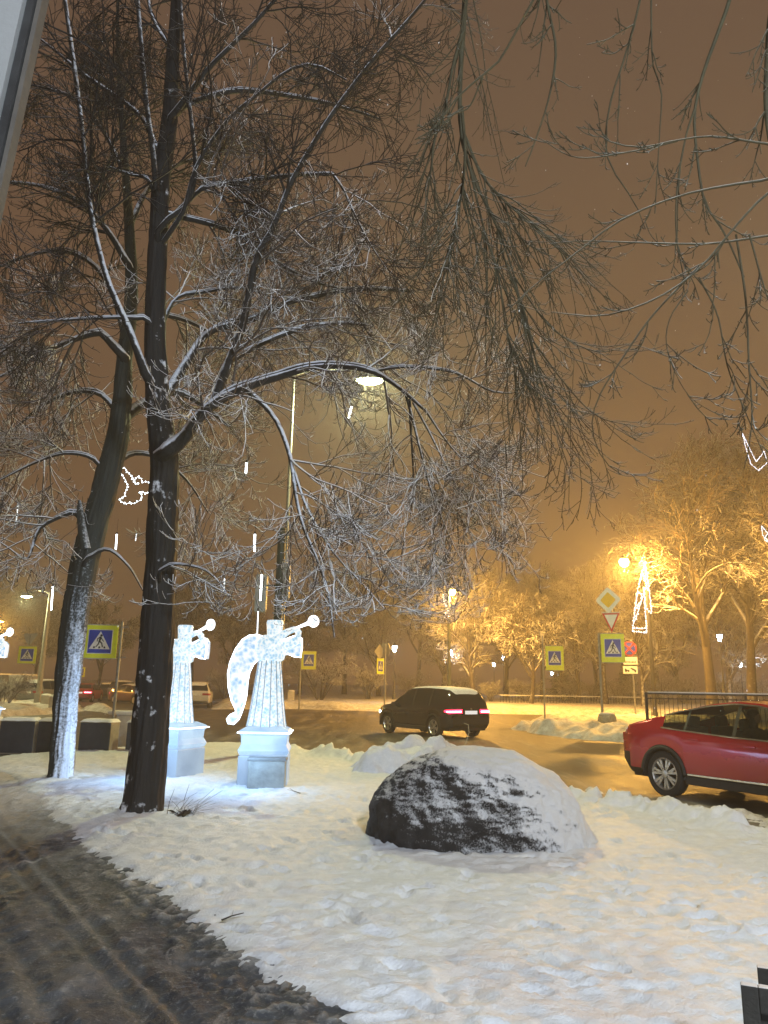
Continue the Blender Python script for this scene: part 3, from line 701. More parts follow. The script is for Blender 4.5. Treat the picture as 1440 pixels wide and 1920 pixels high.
# ---- park trees: a few kinds, each copied
def make_park_tree(seed, H, r0, spread, nl, k2, k3, k4, tilt=0, up=.35, droop=-.1, low=.28, rt=.012, forks=2, twigmat=None):
    rng = np.random.default_rng(seed)
    root = empty('park_tree', (0, 0, 0))
    zz = np.linspace(0, 1, 8); pts = np.stack([tilt*zz*zz*H+.25*np.sin(zz*5+seed), .2*np.cos(zz*4+seed)-.2, zz*H], -1)
    tr = resample(pts, np.interp(zz, [0, .08, 1], [r0*1.3, r0, .02]), 26)
    trunks = [tr]
    for k in range(forks):
        z0 = rng.uniform(.2, .4); i = int(z0*25); d = rng.normal(size=3); d[2] = 0; d = d/np.linalg.norm(d)
        s = tr[0][i]; trunks.append(resample([s, s+d*.12*H+np.array([0, 0, .2*H]), s+d*.22*H+np.array([0, 0, .55*H])], [tr[1][i]*.7, tr[1][i]*.5, .02], 26))
    P = np.stack([p for p, _ in trunks]); R = np.stack([q for _, q in trunks])
    P1, R1 = spawn(P, R, rng, nl, low, .97, 1.0, spread, 10, .5, rt*2, .05, droop, .10, up, taper=.5, rmax=r0*.5)
    P2_, R2 = spawn(P1, R1, rng, k2, .2, 1, .75, spread*.42, 7, .6, rt*1.4, .0, droop*1.6, .14, .08, rmax=.05)
    P3, R3 = spawn(P2_, R2, rng, k3, .1, 1, .8, spread*.22, 5, .65, rt, -.05, .1, .16, .05, rmax=.03)
    P4, R4 = spawn(P3, R3, rng, k4, .1, 1, .8, spread*.09, 4, .8, rt*.85, 0, .1, .16, .05, rmax=.02)
    tbt = TB()
    for p, q in trunks: tbt.add(p[None], q[None], 10)
    tbt.add(P1[R1[:, 0] > rt*2.5], R1[R1[:, 0] > rt*2.5], 6)
    tbt.build('trunk', FAR_BARK, root)
    tbc = TB()
    for a, b, s in ((P1[R1[:, 0] <= rt*2.5], R1[R1[:, 0] <= rt*2.5], 5), (P2_, R2, 4), (P3, R3, 3), (P4, R4, 3)):
        if len(a): tbc.add(a, b, s)
    tbc.build('crown', twigmat or FAR_TWIG, root)
    return root
PT = [make_park_tree(1, 13, .24, 4.0, 26, 9, 6, 1, .0, .35, -.18, .2, .019),
      make_park_tree(2, 16, .28, 4.6, 28, 9, 6, 1, .03, .45, -.12, .25, .019),
      make_park_tree(5, 9, .18, 3.0, 20, 8, 6, 1, -.05, .35, -.3, .22, .021, 3),
      make_park_tree(7, 6.0, .13, 2.3, 16, 8, 6, 1, .1, .35, -.35, .3, .022, 3)]
used = [False]*len(PT)
def park_tree(kind, px, Y, s, rz, label, z=.25, py=None):
    "one tree of the park; px is the photo column its foot stands in"
    o = PT[kind] if not used[kind] else copy_tree(PT[kind])
    used[kind] = True
    p = at(px, 1300, Y); o.location = (p.x, Y, z); o.scale = (s, s, s); o.rotation_euler = (0, 0, rz)
    tag(o, label, 'tree', 'bare frosted trees of the park')
    return o
for a in [
 (1, 1322, 44, 1.0, .3, 'tall frosted tree behind the railing, nearer of the two beside the red car'),
 (1, 1408, 47, 1.05, 2.1, 'tall frosted tree at the right frame edge behind the red car'),
 (0, 1520, 40, 1.1, 1.2, 'frosted tree reaching into the frame from the right, above the red car'),
 (2, 1206, 60, 1.05, .8, 'thick frosted tree just right of the tow-away plates'),
 (0, 1140, 64, .9, 3.3, 'frosted tree behind the pole with the yellow diamond sign'),
 (2, 1085, 66, 1.0, 4.1, 'frosted tree with a straight trunk between the two right-hand crossing signs'),
 (3, 990, 62, 1.35, .4, 'low spreading frosted tree lit gold, left of the lower crossing sign'),
 (2, 882, 64, 1.15, 2.6, 'golden lit drooping tree right beside the glowing orange lamp post'),
 (0, 945, 84, 1.05, 1.0, 'hazy bare tree behind the golden spreading tree'),
 (1, 1040, 92, .95, 2.2, 'hazy tall tree behind the lower crossing sign'),
 (0, 1120, 96, 1.2, 5.0, 'hazy tall tree far behind the yellow diamond sign'),
 (1, 790, 90, .95, 3.9, 'hazy bare tree behind the roof of the black car'),
 (0, 712, 86, .95, 4.6, 'hazy bare tree behind the narrow octagonal sign'),
 (1, 640, 96, 1.0, .9, 'hazy bare tree behind the golden shrub'),
 (0, 560, 90, 1.0, 1.9, 'hazy bare tree behind the small crossing sign near the angel'),
 (2, 430, 88, 1.2, .2, 'hazy bare tree between the two glowing angels'),
 (1, 360, 100, 1.0, 5.5, 'hazy bare tree behind the parked white car'),
 (3, 176, 84, 1.5, 1.4, 'small bare tree above the red car with lit tail lamps'),
 (0, 60, 110, 1.0, 2.4, 'hazy bare tree behind the pale van'),
 (1, -30, 105, 1.0, 3.1, 'hazy bare tree at the left frame edge behind the vans'),
 (0, 1240, 84, 1.3, 3.6, 'hazy tall tree behind the post with the light motif'),
 (1, 1345, 70, 1.15, 4.4, 'hazy tall tree behind the two trees beside the red car'),
 (2, 1270, 74, 1.25, 2.9, 'frosted tree between the light motif post and the tall trees beside the red car'),
 (0, 1012, 76, 1.0, .7, 'frosted tree just left of the lower crossing sign pole, behind the golden spreading tree'),
 (2, 835, 76, 1.3, 5.2, 'hazy frosted tree behind the orange lamp post and the black car roof'),
 (1, 1165, 88, 1.0, 1.1, 'hazy tree far behind the round no stopping sign'),
 (2, 1370, 62, 1.2, .5, 'frosted tree between the two tall trees beside the red car'),
]: park_tree(*a)
# shrubs
def make_shrub(seed, H, n=16):
    rng = np.random.default_rng(seed); root = empty('snowy_shrub', (0, 0, 0))
    a = rng.uniform(0, 2*PI, n); sp = rng.uniform(.25, .75, n)*H
    st = [resample([(.15*math.cos(x), .15*math.sin(x), 0), (q*.5*math.cos(x), q*.5*math.sin(x), H*.5), (q*math.cos(x), q*math.sin(x), H*rng.uniform(.75, 1))], [.04, .03, .012], 12) for x, q in zip(a, sp)]
    P = np.stack([p for p, _ in st]); R = np.stack([q for _, q in st])
    P1, R1 = spawn(P, R, rng, 7, .25, 1, .8, H*.45, 7, .6, .014, 0, -.25, .12, .1, rmax=.03)
    P2_, R2 = spawn(P1, R1, rng, 7, .1, 1, .8, H*.2, 5, .7, .012, 0, -.2, .15, .1, rmax=.02)
    P3, R3 = spawn(P2_, R2, rng, 4, .1, 1, .8, H*.09, 4, .8, .011, 0, 0, .15, .1, rmax=.016)
    tb = TB(); tb.add(P, R, 6); tb.build('stem', FAR_BARK, root)
    tb = TB()
    for p, q, s in ((P1, R1, 4), (P2_, R2, 3), (P3, R3, 3)): tb.add(p, q, s)
    tb.build('twigs', FAR_TWIG, root)
    return root
sh = make_shrub(4, 3.2); first = [True]
def shrub(px, Y, s, rz, label, z=.3):
    o = sh if first[0] else copy_tree(sh); first[0] = False
    p = at(px, 1300, Y); o.location = (p.x, Y, z); o.scale = (s, s, s*.95); o.rotation_euler = (0, 0, rz); tag(o, label, 'shrub', 'snowy shrubs of the park')
shrub(600, 64, 1.15, 0, 'big snowy shrub lit gold, right of the small crossing sign')
shrub(690, 68, .9, 2, 'snowy shrub with bent bare stems left of the octagonal sign')
shrub(770, 78, .8, 3, 'hazy snowy shrub behind the bonnet of the black car')
shrub(420, 66, .7, 1, 'low snowy shrub between the white parked car and the angel wing')
shrub(10, 42, .55, 4, 'low snow laden shrub lit gold at the left frame edge', z=.1)
shrub(920, 66, .55, 5, 'low snow capped shrub beside the lamp post, right of the black car')
for a in [(985, 68, .62, .3, 'golden shrub at the left end of the low park fence'), (1072, 69, .7, 1.3, 'golden shrub behind the low fence, below the lower crossing sign'), (1112, 71, .6, 2.2, 'frosted shrub behind the low fence left of the diamond sign pole'),
          (1160, 70, .7, 3.1, 'frosted shrub behind the low fence right of the diamond sign pole'), (1238, 66, .75, 4.0, 'frosted shrub behind the left end of the dark railing'), (1285, 70, .8, 5.0, 'frosted shrub behind the railing left of the nearer tall tree'),
          (1365, 68, .85, .8, 'frosted shrub behind the railing between the two tall trees'), (1430, 66, .8, 1.9, 'frosted shrub behind the railing at the right frame edge'), (860, 72, .7, 2.7, 'golden shrub directly behind the rear of the black car')]:
    shrub(*a)
# dark firs
def make_fir(seed, H):
    rng = np.random.default_rng(seed); root = empty('fir_tree', (0, 0, 0))
    tr = resample([(0, 0, 0), (0, 0, H)], [.12, .02], 20)
    P1, R1 = spawn(tr[0][None], tr[1][None], rng, 110, .04, .98, 1.35, H*.42, 7, .4, .02, -.25, .1, .05, 0, taper=.9, rmax=.03)
    P2_, R2 = spawn(P1, R1, rng, 12, .1, 1, .7, H*.10, 4, .8, .022, -.2, 0, .1, 0, rmax=.03)
    tb = TB(); tb.add(tr[0][None], tr[1][None], 8); tb.build('trunk', FAR_BARK, root)
    tb = TB(); tb.add(P1, R1, 4); tb.add(P2_, R2, 3)
    tb.build('crown', snowy('fir_needles', (.035, .05, .03), lo=.45, hi=.95, nscale=3, namp=.6, bumpstr=.2), root)
    return root
fir = make_fir(2, 4.2)
for k, (px, Y, s, lb_) in enumerate([(1055, 70, .95, 'dark fir tree behind the lower right crossing sign'), (1175, 76, .9, 'dark fir tree behind the tow-away plates')]):
    o = fir if k == 0 else copy_tree(fir); p = at(px, 1300, Y); o.location = (p.x, Y, .3); o.scale = (s*1.2, s*1.2, s); tag(o, lb_, 'fir tree', 'dark firs in the park')
# ------------------------------------------------------------------ street lamps, signs, light decorations
STEEL = simple('galvanised_steel', (.30, .30, .29), .45, .6, .25, 9, .1)
BLACKM = simple('black_paint', (.022, .022, .022), .45, 0, .3, 8, .1)
DKGREEN = simple('dark_green_paint', (.025, .04, .035), .5, 0, .3, 8, .1)
CONC = snowy('concrete_post', (.36, .33, .29), lo=.35, hi=.7, nscale=9, namp=.6, bumpstr=.3, var=.2)
def head_mat(n, col, st): return emit(n, col, st)
B_LED = emit('bulb_led', (.95, 1, .50), 60); B_SOD = emit('bulb_sodium', (1, .60, .16), 75); B_WHITE = emit('bulb_white', (.85, .93, 1), 30)
def up_at(px, py, Y):
    p = at(px, py, Y); return p
def tall_lamp(px_base, base_y, Y, head_px, bulb, power, col, label, pole_mat, arm_side, group=None, pole_r=.075, zt=None, concrete=False, head=True, radius=.14, hs=1.0, globe=0):
    """mast with one arm; head_px is where the lantern is seen"""
    h = at(head_px[0], head_px[1], Y); b = at(px_base, base_y, Y)
    root = empty('street_lamp', (b.x, Y, 0), 0, label, 'street lamp', group)
    top = h.z+.25
    MB().tube([(0, 0, -.1), (0, 0, top*.5), (0, 0, top)], [pole_r*1.35, pole_r*1.1, pole_r*.8], 12).build('pole', pole_mat, root, smooth=True)
    bs = MB(); bs.box((0, 0, .45), (.34, .34, .95)) if concrete else bs.lathe([(.16, -.05), (.16, .5), (.11, .62), (.09, .7)], 14)
    bs.build('base', CONC if concrete else pole_mat, root, bevel=.02)
    dx = h.x-b.x
    MB().tube([(0, 0, top-.1), (dx*.3, 0, top+.12), (dx*.75, 0, top+.1), (dx, 0, h.z+.12)], [.045, .04, .035, .03], 8).build('arm', pole_mat, root, smooth=True)
    M = Matrix.Translation((dx, 0, h.z)) @ Matrix.Scale(hs, 4)
    if globe:
        MB().lathe([(.05, .30), (.14, .26), (.20, .20), (.20, .17)], 16, M).build('lamp_head', pole_mat, root, smooth=True)
        MB().ball((dx, 0, h.z), globe, 10).build('bulb', bulb, root, smooth=True)
    else:
        MB().lathe([(.05, .16), (.16, .13), (.25, .05), (.26, .0), (.24, -.01)], 16, M, 1.5, .7).build('lamp_head', STEEL, root, smooth=True)
        MB().lathe([(.02, -.10), (.12, -.085), (.20, -.04), (.22, -.012)], 16, M, 1.5, .75).build('bulb', bulb, root, smooth=True)
    lamp_light('lamp_glow', (h.x, Y-.1, h.z-.32*hs-globe*.3), power, col, radius, root)
    return root
tall_lamp(518, 1400, 22, (693, 713), B_LED, 2600, LEDC, 'tall street lamp glowing greenish white through the lime branches', STEEL, 1, hs=1.35, pole_r=.055)
tall_lamp(70, 1320, 45, (50, 1118), B_LED, 900, LEDC, 'concrete street lamp with greenish white light beside the small crossing sign', CONC, -1, concrete=True, pole_r=.12)
tall_lamp(-25, 1330, 62, (-1, 1165), B_SOD, 5200, SODIUM, 'street lamp cut by the left frame edge, light just inside', CONC, 1, concrete=True, pole_r=.12)
sod1 = tall_lamp(842, 1290, 55, (848, 1110), B_SOD, 11500, SODIUM, 'orange glowing street lamp behind the roof of the black car', DKGREEN, 1, pole_r=.11, radius=.2, globe=.26)
sod2 = tall_lamp(1226, 1300, 42, (1170, 1054), B_SOD, 11500, SODIUM, 'orange glowing street lamp above the round no stopping sign', BLACKM, -1, pole_r=.10, radius=.2, globe=.27)
# an assumed lamp on the near side of the road, just outside the picture
b = (9.6, 11.0)
root = empty('street_lamp', (b[0], b[1], 0), 0, 'assumed street lamp standing by the kerb outside the right frame edge', 'street lamp')  # assumed unseen lamp, gives the yellow light on the right of the lawn
MB().tube([(0, 0, -.1), (0, 0, 4.5), (0, 0, 8.6)], [.11, .09, .06], 12).build('pole', STEEL, root, smooth=True)
MB().tube([(0, 0, 8.5), (-.5, -.2, 8.85), (-1.4, -.5, 8.9)], [.045, .04, .035], 8).build('arm', STEEL, root, smooth=True)
M = Matrix.Translation((-1.7, -.6, 8.85))
MB().lathe([(.05, .16), (.16, .13), (.25, .05), (.26, 0), (.24, -.01)], 16, M, 1.5, .7).build('lamp_head', STEEL, root, smooth=True)
MB().lathe([(.02, -.1), (.12, -.085), (.2, -.04), (.22, -.012)], 16, M, 1.5, .75).build('bulb', B_SOD, root, smooth=True)
lamp_light('lamp_glow', (b[0]-1.7, b[1]-.6, 8.5), 800, (1, .88, .50), .16, root)
tall_lamp(1590, 1300, 37, (1548, 1010), B_SOD, 9000, SODIUM, 'added orange street lamp outside the right frame edge', BLACKM, -1, pole_r=.10, radius=.2, globe=.34)  # added out of view to light the park trees at the right
# park lanterns
def make_lantern():
    root = empty('park_lantern', (0, 0, 0))
    MB().lathe([(.16, 0), (.16, .25), (.10, .35), (.07, .9), (.085, .95), (.05, 1.05), (.04, 2.4), (.035, 3.4), (.09, 3.5), (.10, 3.55)], 12).build('post', BLACKM, root, smooth=True)
    MB().lathe([(.10, 3.56), (.19, 3.98)], 6, cap=True).build('glass', B_WHITE, root)
    MB().lathe([(.23, 3.985), (.20, 4.03), (.08, 4.18), (.02, 4.3)], 6).build('cap', BLACKM, root)
    return root
lan = make_lantern(); lan_first = [True]
def lantern(px, py, Y, label, power=60, s=1.0):
    o = lan if lan_first[0] else copy_tree(lan); lan_first[0] = False
    p = at(px, py, Y); z = p.z-3.8*s; z = max(-.2, min(z, 1.4))
    o.location = (p.x, Y, z); o.scale = (s, s, s); tag(o, label, 'lantern', 'white park lanterns')
    if power: lamp_light('lantern_light', (p.x, Y-.3, z+3.8*s), power, COLD, .12)
for a in [(740, 1216, 58, 'black park lantern on the bank right of the octagonal sign', 150), (843, 1223, 64, 'white park lantern beside the orange glowing lamp post behind the black car', 90),
          (944, 1233, 88, 'small far park lantern left of the golden spreading tree', 120), (926, 1246, 98, 'faintest far park lantern right of the black car', 60),
          (1035, 1269, 105, 'far park lantern behind the pole of the lower crossing sign', 80), (1345, 1147, 50, 'high white lantern among the branches above the red car', 60),
          (1410, 1241, 60, 'brighter white lantern behind the tree trunk above the red car roof', 120), (1388, 1246, 66, 'dimmer white lantern left of the brighter one above the red car', 50)]:
    lantern(*a)
# ---- signs
YEL = simple('fluorescent_yellow_board', (.72, .80, .03), .45, 0, .08, 5)
BLUE = simple('sign_blue', (.015, .045, .42), .4, 0, .12, 6); WHT = simple('sign_white', (.80, .80, .78), .45, 0, .08, 6)
BLK = simple('sign_black', (.012, .012, .012), .5, 0, .1, 6); REDS = simple('sign_red', (.55, .03, .03), .45, 0, .12, 6); AMB = simple('sign_amber', (.80, .50, .03), .45, 0, .1, 6)
BACK = simple('sign_back_grey', (.42, .41, .38), .5, .3, .15, 6)
FRAMEY = snowy('sign_rim', (.45, .45, .40), lo=.55, hi=.85, nscale=20, namp=.3, bumpstr=.1)
def stroke(mb, a, b, w, d, y):
    a = Vector((a[0], 0, a[1])); b = Vector((b[0], 0, b[1])); t = (b-a).normalized(); n = Vector((-t.z, 0, t.x))*w/2
    q = [a+n-t*w*.3, b+n+t*w*.3, b-n+t*w*.3, a-n-t*w*.3]
    mb.prism([(p.x, p.z) for p in q], d, Matrix.Translation((0, y, 0)))
def disc(r, n=28, a0=0): return [(r*math.cos(a0+2*PI*i/n), r*math.sin(a0+2*PI*i/n)) for i in range(n)]
def crossing_board(root, W, H, off=(0, 0), mirror=1):
    "yellow board with the blue crossing square; built round off (x,z) in the sign's own axes, facing -y"
    T = lambda y: Matrix.Translation((off[0], y, off[1]))
    MB().box((0, 0, 0), (W, .03, H), T(0)).build('board', YEL, root, bevel=.006)
    [MB().box((0, 0, k*(H/2+.012)), (W*1.01, .045, .022), T(0)).build('rim', FRAMEY, root) for k in (1, -1)]
    bw = W*.68; bh = min(H*.70, bw*1.12)
    MB().box((0, 0, 0), (bw*1.05, .012, bh*1.05), T(-.021)).build('white_border', WHT, root)
    MB().box((0, 0, 0), (bw, .010, bh), T(-.027)).build('blue_panel', BLUE, root)
    th = bh*.78; tw = bw*.90; z0 = -bh*.33
    MB().prism([(-tw/2, z0), (tw/2, z0), (0, z0+th)], .008, T(-.040)).build('triangle', WHT, root)
    u = th/165; f = MB(); cv = lambda x, y: ((x-893)*u*mirror, z0+(805-y)*u)
    y = -.050
    hd = cv(903, 679); f.prism([(hd[0]+x, hd[1]+z) for x, z in disc(11*u, 14)], .007, T(y))
    for a, b, wd in [((897, 695), (889, 735), 17), ((889, 697), (871, 710), 8), ((871, 710), (869, 733), 7), ((903, 700), (912, 716), 8), ((912, 716), (926, 732), 7),
                     ((889, 735), (880, 760), 11), ((880, 760), (862, 785), 9), ((893, 733), (912, 752), 11), ((912, 752), (921, 785), 9)]:
        stroke(f, cv(*a), cv(*b), wd*u, .007, off[1]*0+y) if False else stroke2(f, cv(*a), cv(*b), wd*u, .007, T(y))
    for x in (843, 893, 942):
        k = (x-893)*.12
        f.prism([cv(x-9-k*.2, 797), cv(x+9-k*.2, 797), cv(x+6+k*-.6, 780), cv(x-6+k*-.6, 780)], .007, T(y))
    f.build('walking_figure', BLK, root)
def stroke2(mb, a, b, w, d, M):
    a = Vector((a[0], 0, a[1])); b = Vector((b[0], 0, b[1])); t = (b-a).normalized(); n = Vector((-t.z, 0, t.x))*w/2
    q = [a+n-t*w*.3, b+n+t*w*.3, b-n+t*w*.3, a-n-t*w*.3]
    mb.prism([(p.x, p.z) for p in q], d, M)
def sign(name, px, py, Y, rz, label, group=None):
    p = at(px, py, Y); return empty(name, (p.x, Y, p.z), rz, label, 'sign', group), p
def pole(px, py, Y, top_py, r, label, mat=STEEL):
    b = at(px, py, Y); t = at(px, top_py, Y)
    o = MB().tube([(0, 0, -.15), (0, 0, t.z)], [r, r], 12).build('sign_pole', mat, None, smooth=True); o.location = (b.x, Y, 0)
    return tag(o, label, 'pole', 'sign poles')
G = 'pedestrian crossing signs'
def pxm(n, Y): return n*Y/F*1.03
# S1 big left
s, p = sign('crossing_sign', 188, 1203, 20, math.radians(6), 'largest yellow crossing sign, between the two lime trunks', G); crossing_board(s, .88, .86)
o = pole(221, 1290, 20.15, 1166, .04, 'slim pole holding the largest crossing sign'); 
o.location.x = at(226, 1203, 20.15).x
[MB().box((.52, .06, k), (.34, .03, .03)).build('bracket', STEEL, s) for k in (.40, -.40)]
# S2
s, p = sign('crossing_sign', 51, 1228, 43, math.radians(4), 'small orange lit crossing sign at the left, on the concrete lamp post', G); crossing_board(s, 1.0, .95)
s, p = sign('give_way_sign', 56, 1199, 43.2, math.radians(4), 'bare orange lit back of a give way triangle above the small left crossing sign')
MB().prism([(-.44, .33), (.44, .33), (0, -.42)], .03).build('plate', BACK, s); MB().box((0, -.02, -.1), (.04, .03, .7)).build('bracket', STEEL, s)
# S3
s, p = sign('crossing_sign', 579, 1238, 52, math.radians(10), 'small crossing sign between the trumpet and the golden shrub', G); crossing_board(s, 1.0, 1.22)
pole(561, 1320, 52, 1225, .05, 'thin pole left of the small crossing sign by the golden shrub')
# S4
s, p = sign('crossing_sign', 713, 1249, 50, math.radians(58), 'narrow crossing sign seen almost edge on, left of the black lantern', G); crossing_board(s, .85, 1.0)
pole(721, 1322, 50, 1208, .05, 'thin pole of the narrow edge on crossing sign')
s, p = sign('priority_sign', 712, 1222, 50.1, math.radians(45), 'grey diamond sign back above the narrow crossing sign')
MB().prism([(0, .5), (.5, 0), (0, -.5), (-.5, 0)], .03).build('plate', BACK, s)
s, p = sign('give_way_sign', 722, 1219, 50.2, math.radians(-35), 'second grey sign back beside the grey diamond on the thin pole')
MB().prism([(-.25, .45), (.25, .45), (.42, .1), (.3, -.4), (-.3, -.4), (-.42, .1)], .03).build('plate', BACK, s)
# S5
s, p = sign('crossing_sign', 1040, 1234, 36, math.radians(-14), 'crossing sign on its own thin pole right of the golden spreading tree', G); crossing_board(s, .84, 1.12)
pole(1022, 1352, 36.1, 1192, .045, 'thin pole of the crossing sign standing in the snow island')
s, p = sign('give_way_sign', 1017, 1196, 36.1, math.radians(60), 'small snow capped give way sign seen from the side on top of the thin pole')
MB().prism([(-.4, .25), (.4, .25), (0, -.32)], .03).build('plate', BACK, s); MB().box((0, .01, .28), (.8, .09, .05)).build('snow_cap', BANK, s)
# S6
s, p = sign('crossing_sign', 1149, 1215, 31, math.radians(-16), 'crossing sign below the white triangle and yellow diamond signs', G); crossing_board(s, .93, 1.15)
s, p = sign('give_way_sign', 1146, 1166, 31, math.radians(-24), 'white give way triangle with red rim under the yellow diamond')
MB().prism([(-.36, .36), (.36, .36), (0, -.44)], .03).build('plate', REDS, s); MB().prism([(-.265, .30), (.265, .30), (0, -.29)], .01, Matrix.Translation((0, -.012, 0))).build('white_field', WHT, s)
MB().box((0, 0, .385), (.74, .05, .04)).build('snow_cap', BANK, s)
s, p = sign('priority_sign', 1140, 1125, 31, math.radians(-38), 'white diamond priority sign with yellow centre on top of the pole')
def diamond(r, rc):
    o = []
    for k in range(4):
        a = k*PI/2+PI/2
        for da in (.10, 0, -.10): o.append(((r-rc*abs(da)*6)*math.cos(a)-rc*0, 0)) if False else None
    q = []
    for k in range(4):
        a = k*PI/2; e = Vector((math.cos(a), math.sin(a))); n = Vector((-e.y, e.x))
        q += [(e*(r-rc)-n*rc), (e*(r-rc*.35)), (e*(r-rc)+n*rc)]
    return [(v.x, v.y) for v in q]
MB().prism(diamond(.56, .07), .03).build('plate', WHT, s); MB().prism(diamond(.34, .05), .01, Matrix.Translation((0, -.012, 0))).build('yellow_field', AMB, s)
pole(1130, 1345, 31.12, 1188, .055, 'steel pole carrying crossing sign, triangle and diamond')
# the pole's foot
p = at(1140, 1378, 30.7)
o = MB().lathe([(.40, 0), (.41, .22), (.37, .5), (.33, .62), (.25, .66)], 8).build('concrete_block', snowy('old_concrete', (.30, .30, .26), lo=.3, hi=.7, nscale=6, namp=.8, bumpstr=.8, bumpscale=8), None, bevel=.05); o.location = (p.x, 30.7, .16)
tag(o, 'rough snowy concrete block at the foot of the diamond sign pole', 'block')
# S7
s, p = sign('no_stopping_sign', 1180, 1216, 43, math.radians(-38), 'round blue no stopping sign with red cross and rim')
T = lambda y: Matrix.Translation((0, y, 0))
MB().prism(disc(.42), .03).build('plate', REDS, s); MB().prism(disc(.345), .01, T(-.012)).build('blue_field', BLUE, s)
x = MB(); stroke2(x, (-.23, -.23), (.23, .23), .08, .008, T(-.022)); stroke2(x, (-.23, .23), (.23, -.23), .08, .0078, T(-.0225)); x.build('red_cross', REDS, s)
s, p = sign('plate_sign', 1182, 1239, 43, math.radians(-38), 'plain white plate with a row of dark marks under the round sign')
MB().box((0, 0, 0), (.82, .03, .42)).build('plate', WHT, s); x = MB(); [x.box((-.28+.08*k, -.018, -.07), (.04, .006, .09+.03*(k % 2))) for k in range(8)]; x.build('marks', BLK, s)
s, p = sign('tow_away_sign', 1182, 1256, 43, math.radians(-38), 'white tow-away plate with black truck and car')
MB().box((0, 0, 0), (.82, .03, .42)).build('plate', WHT, s)
x = MB(); x.prism([(-.32, -.06), (-.06, -.06), (-.06, .0), (-.2, .0), (-.24, .07), (-.3, .07)], .006, T(-.021)); x.prism(disc(.045, 12), .006, Matrix.Translation((-.25, -.021, -.07))); x.prism(disc(.045, 12), .006, Matrix.Translation((-.1, -.021, -.07)))
x.prism([(.02, .1), (.06, .12), (.34, -.02), (.34, -.08), (.22, -.05), (.04, .06)], .006, T(-.021)); x.prism(disc(.04, 12), .006, Matrix.Translation((.29, -.021, -.09))); x.build('symbol', BLK, s)
pole(1192, 1345, 43.3, 1200, .05, 'thin pole of the round no stopping sign')
# tiny sign far left
s, p = sign('crossing_sign', 151, 1260, 75, math.radians(0), 'tiny far crossing sign peeping out beside the leaning trunk', G); crossing_board(s, .9, .9)
# traffic light post behind the angel
p = at(509, 1400, 18.5); root = empty('traffic_light', (p.x, 18.5, 0), 0, 'dark traffic light post with two grey signal backs behind the nearer angel', 'traffic light')
zt = at(509, 990, 18.5).z
MB().tube([(0, 0, -.1), (0, 0, zt)], [.12, .10], 14).build('post', DKGREEN, root, smooth=True)
GREYP = simple('signal_grey', (.30, .32, .30), .5, 0, .12, 6)
for px, py, hh in ((489, 1112, .95), (532, 1090, .95)):
    q = at(px, py, 18.5); MB().box((q.x-p.x, .05, q.z), (.30, .22, hh)).build('signal_housing', GREYP, root, bevel=.06)
    MB().tube([(0, 0, q.z+.2), (q.x-p.x, .05, q.z+.2)], .025, 6).build('bracket', DKGREEN, root)
for z in (at(509, 1150, 18.5).z, at(509, 1166, 18.5).z, at(509, 1128, 18.5).z): MB().box((0, -.1, z), (.26, .05, .03)).build('band', STEEL, root)
# ---- meteor light tubes hanging in the branches
TUBE = emit('led_tube', (.85, .95, 1.0), 16); TUBED = emit('led_tube_dim', (.80, .88, .92), 2.0)
for k, (x0, y0, x1, y1, Y, br_, lb_) in enumerate([
    (34, 944, 29, 990, 15, 0, 'dim light tube at the left edge above the concrete lamp'), (99, 1100, 96, 1144, 15.5, 1, 'bright light tube left of the leaning trunk'),
    (219, 1002, 217, 1030, 16, 1, 'brightest short light tube between the two trunks'), (256, 1000, 254, 1014, 16, 0, 'tiny light tube right of the bright one between the trunks'),
    (478, 1002, 477, 1034, 13, 1, 'bright light tube above the grey signal backs'), (491, 1077, 488, 1126, 12.5, 1, 'long bright light tube in front of the grey signal back'),
    (484, 1146, 482, 1196, 12.3, 0, 'dim light tube beside the head of the nearer angel'), (462, 868, 461, 888, 13, 1, 'short light tube high among the frosted twigs'),
    (659, 762, 654, 784, 12, 1, 'short slanting light tube under the greenish lamp'), (421, 1085, 420, 1108, 12.6, 0, 'dim light tube between the two angels')]):
    a = at(x0, y0, Y); b = at(x1, y1, Y)
    root = empty('meteor_light', tuple(a), 0, lb_, 'light tube', 'meteor light tubes')
    MB().tube([(0, 0, 0), tuple(b-a)], .014 if br_ else .010, 8).build('tube', TUBE if br_ else TUBED, root)
    MB().tube([(0, 0, .05), (0, 0, 0)], .016, 8).tube([(0, 0, .05), (0, 0, .35)], .003, 4).build('cap', BLK, root)
# ---- string light motifs
ROPE = emit('led_rope', (.80, .93, 1.0), 5); ROPEW = emit('led_rope_white', (.90, .93, 1.0), 3)
def motif(name, pts, Y, label, r, closed=True, mat=ROPE, dots=False, extra=()):
    c = at(pts[0][0], pts[0][1], Y); root = empty(name, tuple(c), 0, label, 'light decoration')
    rng = random.Random(len(label))
    for li, L in enumerate((pts,)+tuple(extra)):
        Q = [at(x, y, Y)-c for x, y in L]
        if closed and li == 0: Q.append(Q[0])
        PP = []; RR = []
        for a, b in zip(Q, Q[1:]):
            n = max(2, int((b-a).length/(r*2.2)))
            for k in range(n):
                for h_, rr in ((0, .07), (.25, .85), (.5, .07)):
                    PP.append(a+(b-a)*((k+h_)/n)+Vector((rng.uniform(-r, r)*.7, 0, rng.uniform(-r, r)*.7))*(h_ == .25)); RR.append(r*rr*rng.uniform(.5, 1.2))
        MB().tube(PP, RR, 6).build('light_string', mat, root)
    return root
b3 = [(672, 850), (700, 828), (714, 850), (735, 872), (752, 905), (775, 880), (792, 890), (800, 912), (832, 910), (852, 935), (850, 960), (822, 975), (785, 965), (800, 992), (795, 1010), (760, 1030), (700, 1032), (668, 1012), (700, 990), (718, 930), (702, 892)]
